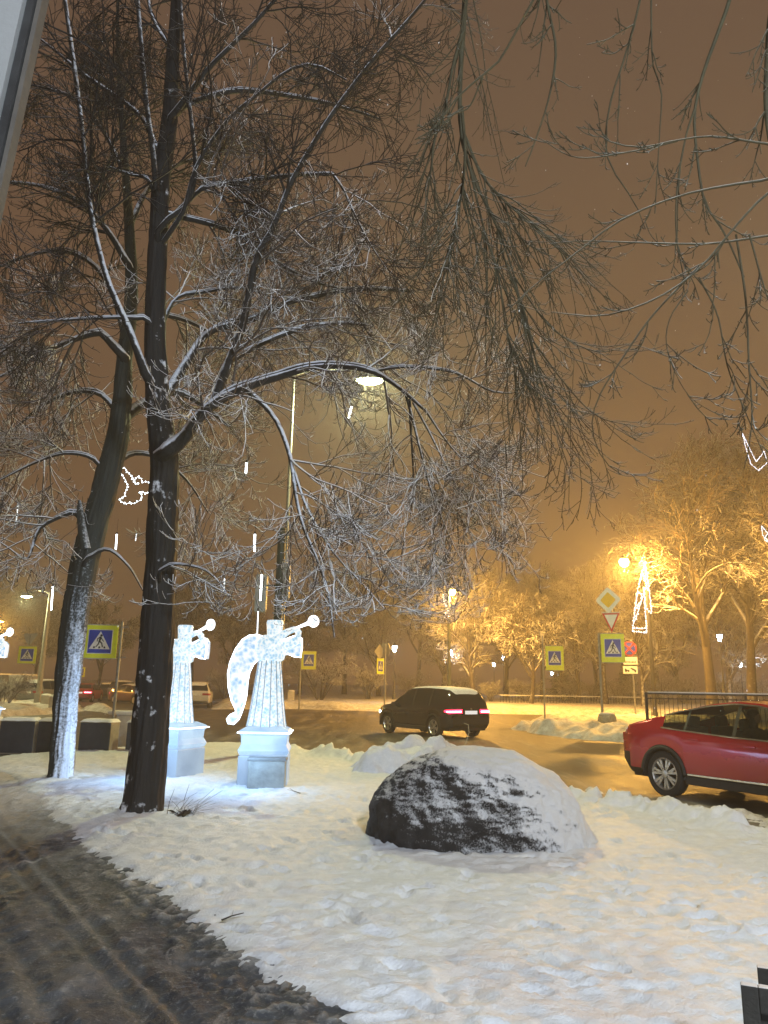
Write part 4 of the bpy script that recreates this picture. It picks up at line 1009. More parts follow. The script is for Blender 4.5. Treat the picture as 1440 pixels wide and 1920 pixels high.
motif('light_motif', [(x/3, y/3+600) for x, y in b3], 15.5, 'white glowing winged outline hanging between the two lime trunks', .026, extra=([(735/3, 872/3+600), (760/3, 920/3+600), (790/3, 918/3+600)],))
def tri(cx, top, w, h): return [(cx, top), (cx+w*.22, top+h*.33), (cx+w*.12, top+h*.33), (cx+w*.36, top+h*.66), (cx+w*.2, top+h*.66), (cx+w*.5, top+h), (cx-w*.5, top+h), (cx-w*.2, top+h*.66), (cx-w*.36, top+h*.66), (cx-w*.12, top+h*.33), (cx-w*.22, top+h*.33)]
motif('light_motif', [(1210, 1053), (1219, 1120), (1222, 1150), (1210, 1140), (1207, 1100), (1213, 1186), (1186, 1184), (1190, 1150), (1196, 1105)], 41.6, 'white tree shaped light motif on the post beside the orange lamp', .06, extra=([(1190, 1165), (1205, 1120), (1198, 1108)], [(1188, 1178), (1214, 1178)], [(1205, 1075), (1217, 1110)], [(1193, 1140), (1203, 1125)]), mat=ROPEW)
motif('light_motif', [(831, 1114), (836, 1128), (842, 1158), (834, 1158), (838, 1140), (832, 1128)], 54.6, 'small white light motif on the lamp post behind the black car', .06, mat=ROPEW)
motif('light_motif', [(1392, 812), (1400, 845), (1408, 870), (1422, 882), (1438, 868), (1433, 846), (1418, 866), (1404, 838)], 30, 'scattered blue white light string high in the branches at the right edge', .022, mat=emit('led_blue', (.75, .82, 1), 3.5))
motif('light_motif', [(1428, 986), (1440, 1000), (1433, 1012), (1446, 1020), (1430, 1004)], 30, 'lower blue white light string at the right edge above the trees', .024, mat=emit('led_blue', (.75, .82, 1), 3.5))
# ------------------------------------------------------------------ glowing angels
def ice(name, lo, hi, st, scale, smax=None):
    t = NT(name); co = t.co(); v = t.n('ShaderNodeTexVoronoi'); v.inputs['Scale'].default_value = scale; t.l(co, v.inputs['Vector'])
    nz_ = t.noise(co, scale*.55, 5, .65, .8)
    f = t.math('ADD', t.math('MULTIPLY', v.outputs['Distance'], .45), t.math('MULTIPLY', nz_, .8))
    c = t.ramp(f, [(.40, lo), (.72, hi)])
    t.set(Base_Color=(.16, .20, .24), Emission_Color=c, Emission_Strength=st, Roughness=.3)
    t.bump(f, .5, .02)
    return t.m
ICE = ice('lit_ice', (.26, .56, .76), (.95, 1.0, 1.0), .84, 20)
ICEF = ice('lit_feathers', (.20, .46, .72), (1.0, 1.0, 1.0), .86, 11)
ICEB = ice('lit_base', (.30, .50, .80), (.56, .78, 1.0), .66, 3)
ICEL = ice('dim_base', (.30, .44, .66), (.50, .68, .90), .46, 2.5)
EDGE = emit('led_edge', (.90, .97, 1.0), 3.2)
ROD = simple('white_frame_rod', (.35, .42, .48), .5, .3)
ax = lambda x: (x-855)/436
az = lambda y: (1385-y)/436
def make_angel():
    root = empty('angel_sculpture', (0, 0, 0))
    MB().box((0, 0, .26), (.82, .80, .52)).build('plinth', ICEL, root, bevel=.02)
    MB().lathe([(.56, .53), (.60, .60), (.53, .70), (.545, .84), (.61, .89), (.56, .93), (.40, .985)], 4, Matrix.Rotation(PI/4, 4, 'Z')).build('pedestal', ICEB, root, bevel=.015)
    q = [(math.cos(PI/4+k*PI/2)*.615, math.sin(PI/4+k*PI/2)*.615, .885) for k in range(5)]
    MB().tube(q, .013, 6).build('base_light_rope', EDGE, root)
    sk = [(.34, .97), (.315, 1.1), (.285, 1.3), (.26, 1.5), (.235, 1.72), (.21, 1.92), (.19, 2.08)]
    MB().lathe(sk, 14, None, 1, .92).build('skirt', ICE, root)
    r = MB()
    for k in range(14):
        th = 2*PI*k/14; r.tube([((rr+.004)*math.cos(th), (rr+.004)*.92*math.sin(th), z) for rr, z in sk], .007, 4)
    r.build('skirt_rods', ROD, root)
    MB().lathe([(.19, 2.06), (.25, 2.10), (.275, 2.22), (.26, 2.38), (.19, 2.48), (.12, 2.52)], 14, None, 1, .85).build('torso', ICE, root, smooth=True)
    h = MB().lathe([(.13, 2.48), (.135, 2.6), (.15, 2.74), (.135, 2.78)], 14, Matrix.Translation((.06, 0, 0))); h.build('head', ICE, root, smooth=True)
    wl = [(800, 300), (740, 285), (690, 292), (640, 325), (590, 400), (555, 500), (545, 580), (555, 680), (585, 780), (618, 838), (622, 864), (582, 884), (558, 915), (570, 945), (610, 950), (645, 915), (658, 880), (682, 800), (692, 740), (695, 640), (705, 570), (730, 510), (760, 480), (830, 470)]
    W = [(ax(x), az(y)) for x, y in wl]
    wing = MB().prism(W, .10, Matrix.Translation((0, .02, 0))).build('wing', ICEF, root)
    MB().tube([(x, .015, z) for x, z in W], .016, 6).build('wing_light_rope', EDGE, wing)
    wr = [(930, 330), (1000, 300), (1060, 275), (1093, 310), (1095, 380), (1088, 450), (1040, 445), (990, 425), (940, 440)]
    W = [(ax(x), az(y)) for x, y in wr]
    wing = MB().prism(W, .10, Matrix.Translation((0, .05, 0))).build('wing', ICEF, root)
    MB().tube([(x, .045, z) for x, z in W], .014, 6).build('wing_light_rope', EDGE, wing)
    MB().tube([(ax(860), -.12, az(350)), (ax(930), -.17, az(300)), (ax(985), -.16, az(262)), (ax(1040), -.12, az(238))], [.085, .075, .06, .05], 10).build('arm', ICE, root, smooth=True)
    MB().tube([(ax(900), .05, az(400)), (ax(1060), .0, az(320)), (ax(1065), -.06, az(262)), (ax(1042), -.1, az(232))], [.09, .075, .06, .05], 10).build('arm', ICE, root, smooth=True)
    tp = MB().tube([(ax(945), -.15, az(268)), (ax(1040), -.12, az(235)), (ax(1110), -.12, az(205)), (ax(1160), -.12, az(183))], [.018, .022, .028, .04], 10).build('trumpet', EDGE, root, smooth=True)
    c = Vector((ax(1178), -.12, az(178)))
    ring = [c+Vector((math.cos(2*PI*k/24)*.088, -.02, math.sin(2*PI*k/24)*.095)) for k in range(25)]
    b = MB().tube(ring, .013, 6); b.build('bell', EDGE, tp)
    MB().prism([(c.x+x, c.z+z) for x, z in disc(.078, 20)], .02, Matrix.Translation((0, -.13, 0))).build('bell_disc', ICEF, tp)
    return root
ang = make_angel()
p = g(494, 1470, .1); ang.location = (p.x, p.y, .07); ang.rotation_euler = (0, 0, math.radians(4))
tag(ang, 'glowing ice blue angel with trumpet and long curled wing, the nearer and complete one', 'sculpture', 'glowing trumpeting angels')
ANG_P = p.copy()
a2 = copy_tree(ang); p = g(322, 1452, .1); a2.location = (p.x, p.y, .06); a2.rotation_euler = (0, 0, math.radians(-24)); a2.scale = (1.0, 1.0, .99)
tag(a2, 'glowing ice blue angel half hidden behind the dark tree trunk', 'sculpture', 'glowing trumpeting angels')
ANG2_P = p.copy()
a3 = copy_tree(ang); p = g(-52, 1402, 0); a3.location = (p.x, p.y, .04); a3.rotation_euler = (0, 0, math.radians(-12)); a3.scale = (1.05, 1.05, 1.05)
tag(a3, 'glowing angel cut off by the left frame edge, only its trumpet showing', 'sculpture', 'glowing trumpeting angels')
# grey box against the plinth of the nearer angel
root = empty('control_box', (ANG_P.x+.13, ANG_P.y-.55, .06), math.radians(2), 'translucent grey box standing against the plinth of the nearer angel', 'box')
GBOX = simple('grey_ice_plastic', (.30, .33, .32), .35, 0, .25, 5, .4)
MB().box((0, 0, .24), (.60, .22, .48)).build('body', GBOX, root, bevel=.015)
MB().box((0, 0, .50), (.63, .25, .05)).build('lid', simple('grey_lid', (.20, .22, .22), .5, 0, .2, 6), root, bevel=.01)

# added lamps before the figures, for the strings' glow on the snow
for q, pw in ((ANG_P, 60), (ANG2_P, 66)):
    lamp_light('angel_glow', (q.x-.15, q.y-1.1, .9), pw, (.36, .62, 1.0), .45)
# ------------------------------------------------------------------ cars
def curve(pts):
    xs = np.array([p[0] for p in pts]); ys = np.array([p[1] for p in pts])
    def f(x):
        t = np.interp(x, xs, np.arange(len(xs))); k = int(min(max(math.floor(t), 0), len(xs)-2)); u = t-k
        y0 = ys[max(k-1, 0)]; y1 = ys[k]; y2 = ys[k+1]; y3 = ys[min(k+2, len(ys)-1)]
        return float(y1*(1-u)+y2*u) if abs(y2-y1) < 1e-6 else float((1-.35)*(y1*(1-u)+y2*u)+.35*(y1+(y2-y1)*(u*u*(3-2*u))))
    return f
def paint(name, col, rough=.28, coat=.6, metal=.15, dirt=.5):
    t = NT(name); co = t.co(); n = t.noise(co, 3, 5, .6); n2 = t.noise(co, 60, 2)
    sp = t.n('ShaderNodeSeparateXYZ'); t.l(co, sp.inputs[0])
    k = t.math('ADD', t.math('MULTIPLY', sp.outputs['Z'], -1.1), t.math('MULTIPLY', n, .6))
    k = t.math('MULTIPLY', t.ramp(k, [(.0, 1.0), (.5, 1.0)]), 1) if False else t.ramp(t.math('ADD', k, 1.0), [(.35, 0.0), (.95, 1.0)])
    t.set(Base_Color=t.mix(t.math('MULTIPLY', k, dirt), col, (.14, .115, .09)), Metallic=metal, Coat_Weight=coat, Coat_Roughness=.08)
    t.set(Roughness=t.ramp(k, [(0, rough), (1, .6)]))
    return t.m
GLASSD = NT('dark_car_glass'); GLASSD.set(Base_Color=(.012, .014, .014), Roughness=.06, Specular_IOR_Level=.7); GLASSD = GLASSD.m
t = NT('clear_car_glass'); t.set(Base_Color=(.02, .025, .022), Roughness=.05)
tr = t.n('ShaderNodeBsdfTransparent'); tr.inputs[0].default_value = (.62, .68, .62, 1); mx = t.n('ShaderNodeMixShader'); mx.inputs[0].default_value = .62
t.l(t.b.outputs[0], mx.inputs[1]); t.l(tr.outputs[0], mx.inputs[2]); t.l(mx.outputs[0], t.out.inputs[0]); GLASSC = t.m
RUBBER = simple('tyre_rubber', (.016, .016, .016), .8, 0, .3, 20, .4); PLAST = simple('black_plastic', (.02, .02, .02), .55, 0, .3, 20, .2)
ALLOY = simple('alloy_rim', (.62, .60, .56), .3, .85, .15, 10); CHROME = simple('chrome_trim', (.75, .74, .70), .15, .95, .1, 8)
TAIL = emit('tail_lamp_lit', (1, .02, .06), 7, (.4, .01, .01)); TAILH = emit('tail_lamp_core', (1, .30, .38), 14); TAILO = simple('tail_lamp_off', (.35, .012, .012), .2, 0, .1, 8, 0, .5)
HEADL = emit('head_lamp_lit', (1, .97, .88), 10); HEADO = simple('head_lamp_off', (.55, .56, .56), .1, .3, .1, 6); PLATE = emit('plate_lit', (.9, .92, .95), .55, (.8, .8, .8)); PLATEO = simple('plate_white', (.75, .75, .73), .5)
ROOFSN = simple('roof_snow', (.78, .78, .78), .7, 0, .06, 5, .5)
SPECS = dict(
 suv=dict(x0=-2.36, x1=2.30, wb=2.86, hw=.945, rw=.365, sill=.32,
   top=[(-2.36, .94), (-2.34, 1.04), (-2.28, 1.14), (-2.14, 1.40), (-2.03, 1.585), (-1.95, 1.63), (-1.6, 1.67), (-.9, 1.695), (-.3, 1.69), (.2, 1.665), (.42, 1.61), (.75, 1.42), (1.12, 1.13), (1.3, 1.08), (1.7, 1.03), (2.1, .93), (2.25, .82), (2.30, .70)],
   belt=[(-2.36, .90), (-2.2, 1.07), (-1.9, 1.12), (-1.0, 1.08), (0, 1.045), (1.1, 1.02), (1.6, .97), (2.1, .86), (2.30, .66)], wins=[(-1.98, -1.20), (-1.12, -.20), (-.12, .98)], ws=(.42, 1.12), rws=(-2.27, -2.04), roofr=.74),
 coupe=dict(x0=-2.38, x1=2.32, wb=2.86, hw=.96, rw=.375, sill=.33,
   top=[(-2.38, .98), (-2.34, 1.08), (-2.22, 1.15), (-1.95, 1.215), (-1.5, 1.34), (-1.1, 1.46), (-.6, 1.57), (-.15, 1.62), (.25, 1.60), (.50, 1.54), (.8, 1.38), (1.15, 1.12), (1.32, 1.08), (1.7, 1.03), (2.1, .93), (2.27, .82), (2.32, .70)],
   belt=[(-2.38, .94), (-2.2, 1.10), (-1.7, 1.15), (-1.0, 1.10), (0, 1.05), (1.1, 1.02), (1.6, .97), (2.1, .86), (2.32, .66)], wins=[(-1.42, -1.0), (-.96, -.10), (-.04, 1.02)], ws=(.50, 1.15), rws=(-2.12, -1.50), roofr=.68),
 sedan=dict(x0=-2.30, x1=2.30, wb=2.72, hw=.90, rw=.325, sill=.26,
   top=[(-2.30, .88), (-2.26, .98), (-2.1, 1.02), (-1.75, 1.06), (-1.3, 1.28), (-.9, 1.41), (-.3, 1.46), (.2, 1.43), (.5, 1.36), (.9, 1.12), (1.2, .98), (1.7, .92), (2.1, .84), (2.26, .74), (2.30, .62)],
   belt=[(-2.30, .84), (-2.0, .98), (-1.0, .95), (0, .92), (1.1, .90), (1.7, .86), (2.1, .78), (2.30, .58)], wins=[(-1.45, -.95), (-.88, -.05), (.02, .95)], ws=(.48, 1.15), rws=(-1.72, -1.0), roofr=.70),
 van=dict(x0=-2.6, x1=2.55, wb=3.1, hw=.98, rw=.34, sill=.30,
   top=[(-2.6, 1.90), (-2.57, 1.96), (-2.4, 2.0), (-1, 2.03), (.6, 2.02), (.95, 1.95), (1.5, 1.50), (1.8, 1.24), (2.1, 1.16), (2.4, 1.0), (2.52, .85), (2.55, .7)],
   belt=[(-2.6, 1.15), (-1, 1.15), (.6, 1.13), (1.5, 1.08), (2.1, 1.0), (2.4, .85), (2.55, .64)], wins=[(.25, 1.35)], ws=(.98, 1.75), rws=(-9, -9), roofr=.86))
def car(name, label, kind, mat, loc, heading, glass=None, lit_tail=False, lit_head=False, snow=False, detail=True, group=None, spoke=5, plate=True, cat='car'):
    S = SPECS[kind]; root = empty(name, (loc[0], loc[1], loc[2] if len(loc) > 2 else 0), heading, label, cat, group)
    glass = glass or GLASSD
    top = curve(S['top']); belt = curve(S['belt']); x0, x1, hw, wb, rw = S['x0'], S['x1'], S['hw'], S['wb'], S['rw']
    xa = [x0, x0+.02, x0+.05, x0+.1]+list(np.arange(x0+.16, x1-.12, .055 if detail else .11))+[x1-.1, x1-.05, x1-.02, x1]
    for a, b in S['wins']+[S['ws'], S['rws']]:
        xa += [a, b]
    for w_ in (-wb/2, wb/2): xa += [w_+rw*1.13*c for c in (-1, -.97, -.9, .9, .97, 1)]
    xa = sorted(set(round(float(x), 3) for x in xa if x0 <= x <= x1))
    ra = rw*1.13
    def width(x):
        e = max(0, 1-(x1-x)/.75); f = max(0, 1-(x-x0)/.55)
        return hw*(1-.24*e**2.6-.13*f**2.6)
    rows = []
    for x in xa:
        zt, zb = top(x), belt(x); zb = min(zb, zt-.015); w_ = width(x)
        zs = S['sill']+.22*max(0, 1-(x1-x)/.35)**2+.16*max(0, 1-(x-x0)/.3)**2
        for c in (-wb/2, wb/2):
            if abs(x-c) < ra: zs = max(zs, rw+math.sqrt(ra*ra-(x-c)**2))
        zs = min(zs, zb-.06)
        k = min(1, max(0, (zt-zb)/.45)); wr = w_*(1-(1-S['roofr'])*k)*(1 if k > .02 else 1)
        hgt = zb-zs
        rows.append([(.0, zs+.03), (w_*.93, zs), (w_*.985, zs+.10*hgt+.02), (w_*.995, zs+.45*hgt), (w_*1.0, zs+.70*hgt), (w_*.985, zb-.04*min(1, hgt*3)), (w_*.955, zb),
                     (w_*.955+(wr-w_*.955)*.5, zb+(zt-zb)*.47), (wr*(1.0 if k > .3 else .97), zb+(zt-zb)*(.88)), (wr*.93, zb+(zt-zb)*.965), (wr*.6, zt-.004), (0, zt)])
    n = len(rows[0]); V = []; 
    for sgn in (1, -1):
        for x, r in zip(xa, rows): V += [(x, sgn*y, z) for y, z in r]
    off = len(xa)*n
    cls = {'body': [], 'windshield': [], 'rear_window': [], 'pillar': [], 'cladding': []}
    winf = {}
    for si, sgn in enumerate((1, -1)):
        o = si*off
        for i in range(len(xa)-1):
            xm = (xa[i]+xa[i+1])/2
            for j in range(n-1):
                q = (o+i*n+j, o+(i+1)*n+j, o+(i+1)*n+j+1, o+i*n+j+1)
                if si: q = q[::-1]
                key = 'body'
                if j in (6, 7):
                    for wi, (a, b) in enumerate(S['wins']):
                        if a < xm < b and top(xm)-belt(xm) > .10: key = ('w', si, wi)
                if j in (6, 7) and key == 'body' and kind != 'van' and S['wins'][0][0] < xm < S['wins'][-1][1]: key = 'pillar'
                if detail and (j in (0, 1) or (j == 2 and (xm < x0+.22))): key = 'cladding'
                if j >= 9 and S['ws'][0] < xm < S['ws'][1]: key = 'windshield'
                if j >= 9 and S['rws'][0] < xm < S['rws'][1]: key = 'rear_window'
                if isinstance(key, tuple): winf.setdefault(key, []).append(q)
                else: cls[key].append(q)
        # end caps
        for i in (0, len(xa)-1):
            if si == 0:
                for j in range(n-1):
                    q = (i*n+j, i*n+j+1, off+i*n+j+1, off+i*n+j); cls['cladding' if detail and j < 3 else 'body'].append(q)
    def sub(nm, faces, mt, grow=0):
        idx = sorted({v for f in faces for v in f}); mp = {v: k for k, v in enumerate(idx)}
        mb = MB(); mb.v = [V[k] for k in idx]; mb.f = [tuple(mp[v] for v in f) for f in faces]
        return mb.build(nm, mt, root, smooth=True)
    sub('body', cls['body'], mat)
    for sd_ in (0, 1):
        for a_ in range(len(S['wins'])-1):
            fs = [q for q in cls['pillar'] if (q[0] >= off) == bool(sd_) and (S['wins'][a_][0] < V[q[0]][0] < S['wins'][a_+1][1]) and abs(V[q[0]][0]-S['wins'][a_][1]) < .15]
            if fs: sub('pillar', fs, PLAST)
    if cls['cladding']: sub('cladding', cls['cladding'], PLAST)
    if cls['windshield']: sub('windshield', cls['windshield'], glass)
    if cls['rear_window']: sub('rear_window', cls['rear_window'], GLASSD if glass is GLASSD else glass)
    for key, fs in winf.items(): sub('window', fs, glass)
    # underbody, wheels
    MB().box((0, 0, S['sill']+.06), (x1-x0-.35, hw*1.7, .22)).build('underbody', PLAST, root)
    if detail:
        for sgn in (1, -1):
            for c in (-wb/2, wb/2):
                arc = [(c+(ra+.012)*math.cos(a), sgn*(width(c)*.985+.0), rw+(ra+.012)*math.sin(a)) for a in np.linspace(-.12, PI+.12, 18)]
                MB().tube(arc, .036, 6).build('wheel_arch', PLAST, root, smooth=True)
            MB().box((0, sgn*(hw*.965), S['sill']-.01), (wb-2*ra-.02, .05, .13)).build('sill', PLAST, root, bevel=.015)
            mb = MB(); mb.box((0, 0, 0), (.16, .20, .13)); mr = mb.build('mirror', mat, root, bevel=.035, smooth=True); mr.location = (.86, sgn*(hw*1.05), belt(.86)+.06)
            for xx in (-.78, .22): MB().box((xx, sgn*(hw*.988+.008), belt(xx)-.11), (.20, .028, .026)).build('door_handle', mat, root, bevel=.008)
    for sx_ in (1, -1):
        for sy_ in (1, -1):
            M = Matrix.Translation((sx_*wb/2, sy_*(hw-.13), rw)) @ Matrix.Rotation(-sy_*PI/2, 4, 'X')
            wv = MB().lathe([(rw*.66, -.09), (rw*.9, -.105), (rw*.985, -.075), (rw, -.03), (rw, .03), (rw*.985, .085), (rw*.9, .112), (rw*.69, .10)], 28, M, cap=False).build('wheel', RUBBER, root, smooth=True)
            rm = MB()
            if detail:
                rm.lathe([(rw*.70, .100), (rw*.665, .106), (rw*.63, .085), (rw*.60, .02), (rw*.60, -.07)], 28, M, cap=False)
                for k in range(spoke):
                    for dl in (-.16, .16):
                        a = 2*PI*k/spoke+.3; a2_ = a+dl
                        d = Vector((math.cos(a), math.sin(a), 0))*rw*.12; e = Vector((math.cos(a2_), math.sin(a2_), 0))*rw*.655
                        t_ = (e-d).normalized(); nn = Vector((-t_.y, t_.x, 0))*.018
                        pts = [d+nn, e+nn*1.15, e-nn*1.15, d-nn]
                        rm.add([(p.x, p.y, .085) for p in pts]+[(p.x, p.y, .05) for p in pts], [(0, 1, 2, 3), (7, 6, 5, 4), (0, 4, 5, 1), (1, 5, 6, 2), (2, 6, 7, 3), (3, 7, 4, 0)], M)
                rm.lathe([(rw*.17, .06), (rw*.16, .092), (rw*.02, .096)], 16, M)
            else:
                rm.lathe([(rw*.66, .10), (rw*.5, .06), (rw*.1, .08)], 16, M)
            rm.build('rim', ALLOY, wv, smooth=False)
            MB().lathe([(rw*.60, -.02), (rw*.05, -.02)], 20, M).build('brake_disc', PLAST, wv)
    # lamps
    def corner(nm, mt, xe, dirn, xin, yin, z0, z1, out=.012):
        for sgn in (1, -1):
            pl = []
            for x in np.linspace(xe-dirn*xin, xe, 7): pl.append((x, width(x)*.985+out))
            pl.append((xe+dirn*out, width(xe)*.93)); pl.append((xe+dirn*out, yin))
            mb = MB(); v = []
            for kx, (x, y) in enumerate(pl):
                fr = kx/(len(pl)-1); a = z0+(z1-z0)*.18*abs(fr-.5); b = z1-(z1-z0)*.25*(1-fr)
                v += [(x, sgn*y, a), (x, sgn*y, b)]
            f = [(2*i, 2*i+2, 2*i+3, 2*i+1) for i in range(len(pl)-1)]
            mb.add(v, f); mb.build(nm, mt, root)
    zl = belt(x0+.12)
    if kind == 'van': corner('taillight', TAILO, x0, -1, .06, hw*.75, .75, 1.25)
    else:
        corner('taillight', TAILO if not lit_tail else TAIL, x0, -1, .30, hw*.42, zl-.19, zl-.045)
        if lit_tail: corner('taillight_bar', TAILH, x0, -1, .20, hw*.46, zl-.145, zl-.10, .020)
    hz_ = belt(x1-.2)
    corner('headlight', HEADL if lit_head else HEADO, x1, 1, .42, hw*.48, hz_-.17, hz_-.03)
    if plate: MB().box((x0-.018, 0, (zl-.15) if kind != 'van' else .65), (.02, .52, .115)).build('number_plate', PLATE if lit_tail else PLATEO, root)
    if detail:
        MB().lathe([(.04, 0), (.038, .012), (.01, .016)], 14, Matrix.Translation((x0-.006, 0, zl-.035)) @ Matrix.Rotation(-PI/2, 4, 'Y')).build('badge', CHROME, root)
    if snow:
        rx = [x for x in xa if S['rws'][1]-.05 <= x <= S['ws'][0]+.02] if S['rws'][1] > -5 else [x for x in xa if x < S['ws'][0]]
        v = []; f = []; m_ = 9
        for x in rx:
            zt, zb = top(x), belt(x); wr = width(x)*S['roofr']*.9
            for k in range(m_):
                u = -1+2*k/(m_-1); e = min(1, (1-abs(u))*6, (x-rx[0])*9+.15, (rx[-1]-x)*9+.15); v.append((x, u*wr, zt+.002-.03*u*u+.05*e))
        for i in range(len(rx)-1):
            for k in range(m_-1): f.append((i*m_+k, (i+1)*m_+k, (i+1)*m_+k+1, i*m_+k+1))
        MB().add(v, f).build('roof_snow', ROOFSN, root, smooth=True)
    return root
# black SUV, seen from behind left
pr = g(816, 1384, 0); hd = math.radians(90+33)
hv_ = Vector((math.cos(hd), math.sin(hd), 0)); lv = Vector((-hv_.y, hv_.x, 0))
c = Vector((pr.x, pr.y, 0))+hv_*1.43-lv*.83
blackcar = car('black_car', 'black SUV with lit tail lamps turning on the slushy road', 'suv', paint('black_car_paint', (.010, .008, .011), .22, .8, .0, .07), (c.x, c.y, 0), hd, lit_tail=True, lit_head=True, snow=True)
# red coupe SUV, cut by the right frame edge
pr = g(1256, 1494, 0); hd = math.radians(-60)
hv_ = Vector((math.cos(hd), math.sin(hd), 0)); lv = Vector((-hv_.y, hv_.x, 0))
c = Vector((pr.x, pr.y, 0))+hv_*1.43+lv*.83
redcar = car('red_car', 'red coupe SUV with chrome sill, cut by the right frame edge', 'coupe', paint('red_car_paint', (.46, .012, .022), .22, .9, .35, .12), (c.x, c.y, 0), hd, glass=GLASSC, spoke=7)
S = SPECS['coupe']
MB().box((0, -S['hw']*.985, S['sill']+.085), (1.9, .03, .035)).build('chrome_sill', CHROME, redcar, bevel=.008)
bt = curve(S['belt']); tp_ = curve(S['top'])
fr = [(x, -S['hw']*.965, bt(x)+.005) for x in np.linspace(1.05, -1.44, 26)]
up = []
for x in np.linspace(-1.44, .62, 26):
    zt, zb = tp_(x), bt(x); k = min(1, max(0, (zt-zb)/.45)); wr = S['hw']*(1-(1-S['roofr'])*k); up.append((x, -(wr*(1.0 if k > .3 else .97)+.012), zb+(zt-zb)*.90))
MB().tube(fr, .013, 6).tube(up, .014, 6).build('window_trim', CHROME, redcar, smooth=True)
SEAT = simple('seat_cloth', (.10, .08, .06), .8)
for sgn in (1, -1):
    for xx in (.05, -.95):
        MB().box((xx-.22, sgn*.38, .85), (.16, .5, .62)).box((xx-.25, sgn*.38, 1.24), (.10, .26, .18)).box((xx, sgn*.38, .55), (.5, .5, .16)).build('seat', SEAT, redcar, bevel=.04)
# driver
drv = empty('person', (c.x, c.y, 0), hd, 'driver in a dark coat at the wheel of the red car', 'person')
def skin_body(name, joints, edges, mat, parent, sub=2):
    me = bpy.data.meshes.new(name); me.from_pydata([j[0] for j in joints], edges, [])
    o = bpy.data.objects.new(name, me); COL.objects.link(o); o.parent = parent
    md = o.modifiers.new('skin', 'SKIN'); md.use_smooth_shade = True
    for v, j in zip(me.skin_vertices[0].data, joints): v.radius = (j[1], j[2] if len(j) > 2 else j[1])
    me.skin_vertices[0].data[0].use_root = True
    s_ = o.modifiers.new('sub', 'SUBSURF'); s_.levels = sub; s_.render_levels = sub
    me.materials.append(mat); return o
dy = -.38
J = [((.02, dy, .68), .17, .19), ((-.04, dy, .95), .15, .19), ((-.08, dy, 1.14), .12, .20), ((-.07, dy, 1.20), .06), ((-.055, dy, 1.27), .075), ((-.045, dy, 1.36), .095, .085), ((-.05, dy, 1.44), .07),
     ((-.06, dy-.20, 1.12), .065), ((.12, dy-.24, .92), .055), ((.38, dy-.12, 1.0), .045), ((.46, dy-.08, 1.03), .04),
     ((-.06, dy+.20, 1.12), .065), ((.12, dy+.24, .92), .055), ((.38, dy+.14, 1.0), .045), ((.46, dy+.10, 1.03), .04),
     ((.30, dy-.1, .66), .10), ((.55, dy-.12, .60), .08), ((.80, dy-.12, .38), .06), ((.30, dy+.1, .66), .10), ((.55, dy+.12, .60), .08), ((.80, dy+.12, .38), .06)]
E = [(0, 1), (1, 2), (2, 3), (3, 4), (4, 5), (5, 6), (2, 7), (7, 8), (8, 9), (9, 10), (2, 11), (11, 12), (12, 13), (13, 14), (0, 15), (15, 16), (16, 17), (0, 18), (18, 19), (19, 20)]
skin_body('body', J, E, simple('dark_coat', (.03, .03, .035), .8), drv)
MB().ball((.005, dy, 1.355), .072, 8, (.8, .9, 1.15)).build('face', simple('skin_tone', (.45, .28, .20), .6), drv, smooth=True)
MB().ball((-.06, dy, 1.40), .105, 8, (1, .95, .95)).build('hair', simple('dark_hair', (.03, .02, .015), .7), drv, smooth=True)
st = MB().tube([(.50+.08*math.sin(a)*-.4, dy+.18*math.cos(a), 1.0+.17*math.sin(a)) for a in np.linspace(0, 2*PI, 20)], .016, 6); st.build('steering_wheel', PLAST, redcar)
# far cars
def far_car(px, py, Y, hdg, kind, mat, label, **kw):
    p = at(px, py, Y); return car('van' if kind == 'van' else 'car', label, kind, mat, (p.x, Y, -.02), math.radians(hdg), detail=False, snow=kw.pop('snow', True), group='cars parked along the far street', **kw)
P_RED = paint('red_far_paint', (.38, .015, .015), .3, .6, .1, .2); P_WHITE = paint('white_far_paint', (.62, .60, .55), .35, .4, 0, .25); P_GREY = paint('grey_far_paint', (.20, .20, .20), .35, .5, .3, .3); P_DARK = paint('dark_far_paint', (.035, .033, .035), .35, .6, .2, .4); P_VAN = paint('pale_van_paint', (.55, .54, .50), .4, .3, 0, .3)
far_car(163, 1293, 62, 97, 'sedan', P_RED, 'red car with lit tail lamps driving away on the left street', lit_tail=True, snow=False)
far_car(372, 1305, 54, 100, 'suv', P_WHITE, 'white SUV parked with its back to us between the two angels')
far_car(232, 1295, 64, -60, 'suv', P_GREY, 'grey snow covered SUV parked between the two trunks')
far_car(202, 1293, 70, -70, 'sedan', P_DARK, 'dark parked car right of the driving red car')
far_car(252, 1298, 58, -40, 'sedan', paint('dull_red_paint', (.16, .03, .025), .4, .5, 0, .3), 'dull red car half hidden behind the dark trunk')
far_car(46, 1293, 58, 100, 'van', P_VAN, 'pale van parked behind the concrete lamp post', cat='van')
far_car(4, 1296, 56, 70, 'van', P_GREY, 'grey van cut by the left frame edge', cat='van')
far_car(92, 1300, 52, 80, 'suv', P_GREY, 'grey car half hidden behind the leaning trunk')
far_car(22, 1296, 66, 95, 'sedan', P_DARK, 'dark car between the two vans')
